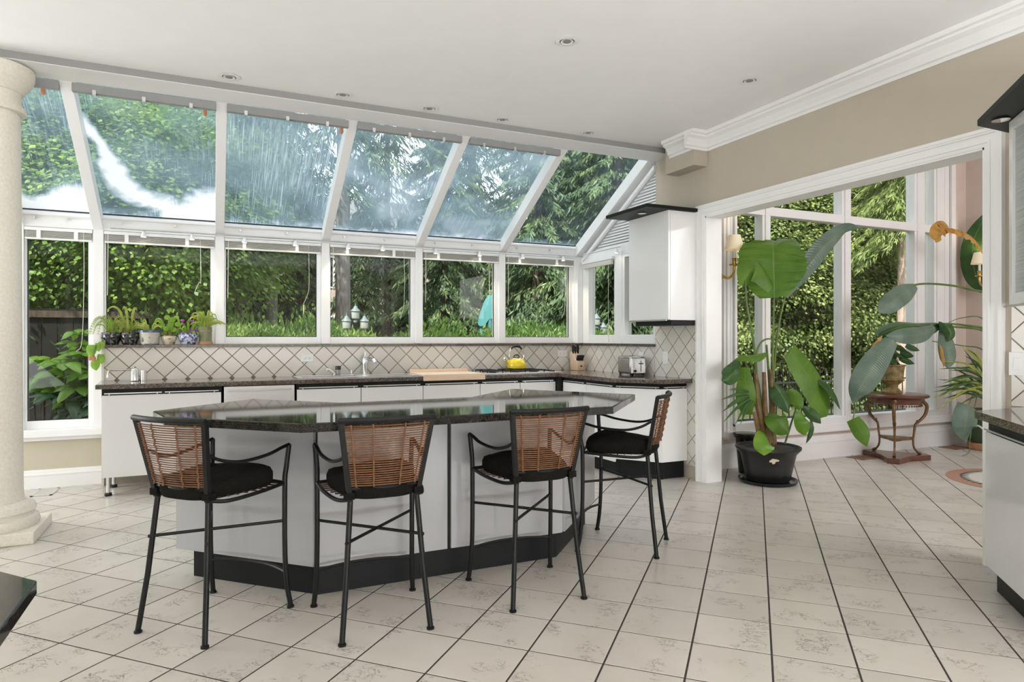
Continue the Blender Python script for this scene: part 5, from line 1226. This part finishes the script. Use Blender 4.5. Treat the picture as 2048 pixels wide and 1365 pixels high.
farA = spruce_mesh('foliage', M['ever_leaf'], 13, 3.2, .2, 36, 10, 60, .5, .5, .05)
def tree(name, label, px, Y, kind, trunk='bark', r=.13, hz_=0.0, sc=1.0, z=-.1, Ht=10, bare=None):
    p = at(px, HORIZON, Y=Y); t = thing(name, label, 'tree', (p.x, Y, z), RNG.uniform(0, 6.28))
    q = []; h_ = Ht
    for k in range(9): q.append((RNG.normal() * .02 * k / 8, RNG.normal() * .02 * k / 8, h_ * k / 8))
    MB().tube(q, [r * (1.2 if k == 0 else 1 - .085 * k) for k in range(9)], 12).build('trunk', M[trunk], t, smooth=True)
    o = link_copy(kind, 'foliage', t, (0, 0, hz_), sc=(sc, sc, sc)); return t
tree('maple_tree', 'bright green maple reaching over the row of sill plants', 285, 11.0, mapA, 'barkdark', .10, 3.15, .92, Ht=5)
tree('maple_tree', 'small bright maple bough left of the straight grey trunk', 440, 12.0, mapA, 'barkdark', .07, 3.35, .55, Ht=4.2)
tree('maple_tree', 'maple behind the tall narrow window', 90, 11.5, mapA, 'barkdark', .12, 3.5, 1.0, Ht=5.5)
tree('maple_tree', 'tall maple crown high above the window behind the column', 20, 16.0, mapB, 'barkdark', .15, 6.3, 1.4, Ht=9)
tree('maple_tree', 'tall maple crown above the sill plants', 250, 16.5, mapB, 'barkdark', .15, 6.6, 1.4, Ht=9.5)
tree('maple_tree', 'sunlit maple crown seen low in the streaked roof pane', 480, 15.5, mapA, 'barkdark', .13, 4.6, .9, Ht=6)
tree('spruce_tree', 'tall spruce with a straight grey trunk left of the window post', 545, 12.5, sprB, 'bark', .105, 2.6, 1.0, Ht=13)
tree('spruce_tree', 'tall spruce with a thick grey trunk behind the lantern post', 686, 12.0, sprB, 'bark', .15, 2.4, .95, Ht=13)
tree('spruce_tree', 'spruce with drooping boughs right of the lantern post', 775, 15.5, sprB, 'barkdark', .10, .6, .9, Ht=10)
tree('spruce_tree', 'spruce left of the folded parasol', 890, 13.0, sprA, 'barkdark', .12, -1.2, .75, Ht=7)
tree('spruce_tree', 'tall spruce behind the folded parasol', 945, 16.0, sprB, 'barkdark', .16, .8, 1.0, Ht=12)
tree('spruce_tree', 'pale weeping spruce in the window beside the corner', 1075, 12.5, sprA, 'barkdark', .15, -.6, .85, Ht=9)
tree('cedar_tree', 'yellow green weeping cedar high in the clear roof pane', 1165, 13.5, cedA, 'barkdark', .13, 1.2, 1.0, Ht=9)
tree('spruce_tree', 'dark spruce seen through the side window', 1235, 11.5, sprA, 'barkdark', .15, .0, .9, Ht=9)
for i, (px, Y, sc_) in enumerate([(-120, 18, .95), (60, 21, .9), (230, 20, .9), (390, 21, .85), (500, 22, .55), (600, 21, .42), (720, 23, .46), (815, 20, .42), (900, 22, .48), (1010, 21, .5), (1080, 20, .6), (1150, 18.5, .8), (1290, 17, .9), (1380, 19, .9), (1430, 15, .85)]):
    tree('evergreen_tree', ['dark evergreen at the far left of the garden', 'dark evergreen beyond the tall narrow window', 'dark evergreen beyond the black floral pots', 'dark evergreen beyond the bamboo wrapped pot', 'low dark evergreen left of the first grey trunk', 'low dark evergreen right of the first grey trunk', 'low dark evergreen right of the thick grey trunk', 'low dark evergreen left of the parasol window', 'low dark evergreen behind the yellow kettle window', 'low dark evergreen behind the parasol', 'dark evergreen behind the weeping spruce', 'dark evergreen behind the corner post', 'dark evergreen behind the white wall cabinet', 'dark evergreen behind the cabinet end panel', 'dark evergreen behind the brass sconce'][i], px, Y, farA, 'barkdark', .2, 0, sc_, Ht=10 * sc_)
# beyond the plant room window
for i, (px, Y, kind, zc, sc, lb) in enumerate([(1490, 10.5, decA, 3.2, .95, 'sunlit yellow green tree behind the broad banana leaf'), (1600, 11.0, decA, 2.9, 1.0, 'sunlit yellow green tree left of the middle mullion'), (1690, 9.5, decA, 2.7, .9, 'sunlit shrubby tree behind the middle mullion'),
        (1770, 10.0, decA, 2.4, .9, 'sunlit shrubby tree behind the carved table'), (1860, 8.5, decA, 2.6, .85, 'sunlit yellow green tree at the right end of the plant room window'), (1560, 14.0, decB, 5.2, 1.3, 'dark leafy tree behind the sunlit ones, left'),
        (1720, 13.5, decB, 5.0, 1.3, 'dark leafy tree behind the sunlit ones, middle'), (1880, 12.0, decB, 4.6, 1.3, 'dark leafy tree behind the sunlit ones, right'), (1640, 17, decB, 6.5, 1.9, 'tall dark tree closing the plant room view'), (1460, 14, decB, 5.0, 1.4, 'dark leafy tree behind the left sconce')]):
    tree('garden_tree', lb, px, Y, kind, 'barkdark', .09, zc, sc, Ht=zc + 2)
tree('cedar_tree', 'drooping cedar with a pale pink trunk in the plant room window', 1808, 7.3, cedA, 'barkpink', .13, 2.9, .5, Ht=8)
# juniper hedge under the windows
n = 110000
hx = RNG.uniform(-.6, 6.4, n); hy = RNG.uniform(7.9, 9.4, n)
bump = .10 * np.sin(hx * 1.7) + .07 * np.sin(hx * 4.1 + hy * 3) + .06 * np.sin(hx * 9.3 + hy * 5)
hzz = 1.06 + (hy - 7.9) * .15 + bump + RNG.normal(size=n) * .05
low = RNG.uniform(0, 1, n) < .35; hzz[low] -= RNG.uniform(.05, .6, low.sum()); hy[low] = RNG.uniform(7.85, 8.1, low.sum())
T_ = np.stack([RNG.normal(size=n) * .5, RNG.normal(size=n) * .5 - .25, np.ones(n)], 1)
hm = leaves_mesh('hedge_foliage', np.stack([hx, hy, hzz - .05], 1), T_, rn(n) + np.array([0, -.8, .4]), RNG.uniform(.05, .11, n), RNG.uniform(.006, .013, n), M['hedge'])
hg = thing('juniper_hedge', 'bright green juniper hedge along the foot of the windows', 'hedge', (0, 0, 0))
ho = link_copy(hm, 'hedge_foliage', hg); ho['kind'] = 'stuff'
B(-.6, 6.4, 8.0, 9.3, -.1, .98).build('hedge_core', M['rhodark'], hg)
# yellow green shoots above the hedge
for px, w, lb in ((600, .30, 'yellow green shrub poking above the hedge left of the lanterns'), (270, .3, 'young shrub behind the sill plants'), (885, .28, 'yellow green shrub above the hedge left of the parasol'), (470, .2, 'thin green shrub by the grey trunk')):
    p = at(px, 650, Y=9.6); n = 900; q = RNG.normal(size=(n, 3)) * np.array([w, .2, .22]); q[:, 2] = np.abs(q[:, 2])
    t = thing('garden_shrub', lb, 'shrub', (p.x, 9.6, 0))
    link_copy(leaves_mesh('shrub_leaves', q + np.array([0, 0, 1.08]), q + np.array([0, -.3, .8]), rn(n) + np.array([0, -.6, .5]), RNG.uniform(.05, .11, n), RNG.uniform(.012, .025, n), M['hedge']), 'shrub_leaves', t)
    MB().tube([(0, 0, 0), (.02, 0, 1.15)], .012, 6).build('stem', M['barkdark'], t)
# broad leaved shrubs outside the tall narrow window
def whorl_shrub(label, x, y, tops, mt, L_=.2, w=.045, nl=9):
    t = thing('rhododendron', label, 'shrub', (x, y, -.05))
    for (dx, dz, s) in tops:
        dy = RNG.uniform(-.15, .15); MB().tube([(dx * .3, 0, 0), (dx * .7, dy * .5, dz * .55), (dx, dy, dz)], [.012, .009, .006], 6).build('stem', M['barkdark'], t)
        for k in range(nl):
            a = 2 * PI * k / nl + RNG.uniform(-.2, .2); d = Vector((math.cos(a), math.sin(a), 0)); el = RNG.uniform(-.35, .35)
            p0 = Vector((dx, dy, dz)); l = L_ * s * RNG.uniform(.75, 1.1)
            blade([p0 + d * .02, p0 + d * l * .5 + Vector((0, 0, l * (.18 + el * .4))), p0 + d * l + Vector((0, 0, l * (el - .15)))], w * s, (0, -.3, 1), fold=.25, basew=.35, n=3).build('leaf', M[mt], t, smooth=True)
whorl_shrub('bright green shrub with upright shoots outside the tall narrow window', -1.12, 7.5, [(-.05, 1.36, .9), (-.05, 1.24, 1.1), (.16, 1.10, 1.2), (-.16, 1.06, 1.2), (.3, 1.02, 1.3), (.05, 1.0, 1.3), (-.22, .92, 1.3), (.34, .88, 1.2), (-.02, .84, 1.3), (.18, .8, 1.3), (-.3, .78, 1.2), (.1, .92, 1.3), (-.1, .72, 1.3), (.26, .7, 1.3), (.0, 1.12, 1.2)], 'rhodo', .21, .05)
whorl_shrub('second bright green shrub by the window ledge', -1.5, 7.7, [(0, 1.08, 1.2), (.15, .96, 1.3), (-.1, .9, 1.2), (.25, .84, 1.3), (.1, .76, 1.2)], 'rhodo', .21, .05)
whorl_shrub('third bright green shrub behind the window post', -.75, 7.7, [(0, 1.1, 1.2), (.12, 1.0, 1.2), (-.15, .95, 1.3), (.0, .85, 1.2), (-.2, .78, 1.3)], 'rhodo', .21, .05)
whorl_shrub('low dark palmate shrub just outside the glass, left', -1.24, 7.36, [(0, .70, 1.45), (.1, .60, 1.2)], 'rhodark', .26, .038, 11)
whorl_shrub('low dark palmate shrub just outside the glass, right', -.94, 7.32, [(0, .72, 1.1), (-.06, .62, 1.2), (.1, .88, 1.0)], 'rhodark', .22, .034, 11)
whorl_shrub('ferny green shrub low behind the palmate shrubs', -1.1, 7.9, [(-.2, .7, 1.3), (.1, .66, 1.3), (.3, .8, 1.2), (0, .95, 1.0)], 'rhodark', .24, .04, 10)
# dark board fence at the left of the garden
M['fencedark'] = mat('dark_stained_wood', (.004, .0035, .003), .9, var=.3, scale=6, stretch=(8, 8, .5))
fb = thing('board_fence', 'dark stained board fence behind the left shrubs', 'fence', (-3.6, 9.4, -.1))
for k in range(18): B(k * .16, k * .16 + .15, 0, .03, 0, 1.72 + .01 * (k % 2)).build('board', M['fencedark'], fb)
B(0, 2.88, -.04, 0, 1.62, 1.70).build('top_rail', M['barkdark'], fb)
# lantern posts
def lantern_post(label, px, Y, ztop):
    p = at(px, 650, Y=Y); t = thing('lantern_post', label, 'lantern', (p.x, Y, -.1)); Z0 = .1
    MB().lathe([(.06, 0), (.05, .1), (.028, .16), (.025, ztop - .28)], 14).build('post', M['greypost'], t, smooth=True)
    for dx, dz in ((0, 0), (-.115, -.13), (.115, -.13)):
        z = ztop - .21 + dz + Z0
        if dx: MB().tube(bez([(0, 0, z - .06), (dx * .5, 0, z - .09), (dx, 0, z - .03)], 4), .008, 6).build('bracket_arm', M['greypost'], t, smooth=True)
        g = MB().lathe([(.026, 0), (.034, .012), (.050, .02), (.056, .10), (.05, .112)], 12, (dx, 0, z)).build('lantern_glass', mat('frosted_lantern_glass', (.30, .31, .30), .3, var=.1) if 'frost' not in M else M['frost'], t, smooth=True); M.setdefault('frost', g.data.materials[0])
        MB().lathe([(.03, -.03), (.026, 0), (.036, .013), (.03, .014)], 12, (dx, 0, z)).build('lantern_base', M['greypost'], t, smooth=True)
        MB().lathe([(.066, .112), (.060, .125), (.030, .155), (.022, .175), (.008, .185), (.006, .215), (0, .22)], 14, (dx, 0, z)).build('lantern_roof', M['greypost'], t, smooth=True)
        for k in range(6):
            a = 2 * PI * k / 6; MB().tube([(dx + .035 * math.cos(a), .035 * math.sin(a), z + .012), (dx + .057 * math.cos(a), .057 * math.sin(a), z + .112)], .003, 5).build('glazing_bar', M['greypost'], t)
lantern_post('three headed grey garden lantern post standing above the hedge', 711, 8.6, 1.72)
lantern_post('three headed lantern post seen through the corner side window', 1193, 8.3, 1.66)
# folded parasol
pp = at(981, 660, Y=9.7); pa = thing('folded_parasol', 'folded turquoise garden parasol behind the hedge', 'parasol', (pp.x, 9.7, -.1))
MB().tube([(0, 0, 0), (0, 0, 2.05)], .022, 10).build('pole', M['whiteplastic'], pa, smooth=True)
rows = []
for i, (z, r) in enumerate(((2.06, .03), (2.0, .07), (1.8, .11), (1.55, .15), (1.35, .17), (1.1, .15), (.95, .13))):
    rows.append([Vector((math.cos(a) * r * (1 + .28 * math.sin(a * 6 + i * .25)), math.sin(a) * r * (1 + .28 * math.sin(a * 6 + i * .25)), z)) for a in [2 * PI * k / 48 for k in range(49)]])
MB().grid(rows, uv=False).build('canopy', M['teal'], pa, smooth=True)
rows = []
for i, (z, r) in enumerate(((2.065, .04), (1.95, .10), (1.72, .17), (1.62, .19))):
    rows.append([Vector((math.cos(a) * r * (1 + .2 * math.sin(a * 4 + 1)), math.sin(a) * r * (1 + .2 * math.sin(a * 4 + 1)), z - .06 * math.sin(a * 4) * (i > 1))) for a in [2 * PI * k / 48 for k in range(49)]])
MB().grid(rows, uv=False).build('vent_flap', M['teal'], pa, smooth=True)
# iron fence beyond the plant room
fe = thing('iron_fence', 'black wrought iron picket fence beyond the plant room window', 'fence', (4.9, 6.9, 0))
for z in (.12, .62): B(0, 8.4, -.012, .012, z, z + .025).build('rail', M['iron'], fe)
pk = MB().tube([(0, 0, 0), (0, 0, .74)], .008, 6); pk.lathe([(0, .73), (.018, .75), (.012, .78), (0, .83)], 6); pkm = pk.mesh('picket'); pkm.materials.append(M['iron'])
for k in range(68): link_copy(pkm, 'picket', fe, (.06 + k * .124, 0, 0))
# house glimpsed between the trunks
nh = thing('neighbour_house', 'pale brick house glimpsed between the trees behind the lanterns', 'house', (7.0, 27, 0))
B(-5, 6, 0, 6, 0, 5.2).build('wall', mat('pale_brick', (.50, .38, .33), .9, var=.1, scale=3), nh)
MB().extrude([(-5.4, -.5, 5.2), (-5.4, 6.5, 5.2), (-5.4, 3, 7.6)], (11.8, 0, 0)).build('roof', mat('grey_shingle', (.16, .15, .15), .9, var=.2, scale=12), nh)
for x in (-3.6, -1, 1.8, 4.2):
    for z in (.9, 3.3): w_ = B(x, x + 1.1, -.04, .02, z, z + 1.3).build('window', M['white'], nh); B(x + .08, x + 1.02, -.06, -.035, z + .08, z + 1.22).build('window_pane', mat('dark_pane', (.05, .06, .07), .08, var=.1) if 'dpane' not in M else M['dpane'], w_); M.setdefault('dpane', w_.children[0].data.materials[0])
# ground outside
gd = MB(); gd.box(-40, 60, 6.86, 60, -.3, -.1); gd.box(4.0, 60, 5.07, 6.86, -.3, -.1)
struct(gd.build('ground', M['ground']), 'leaf littered garden ground under the trees', 'ground')
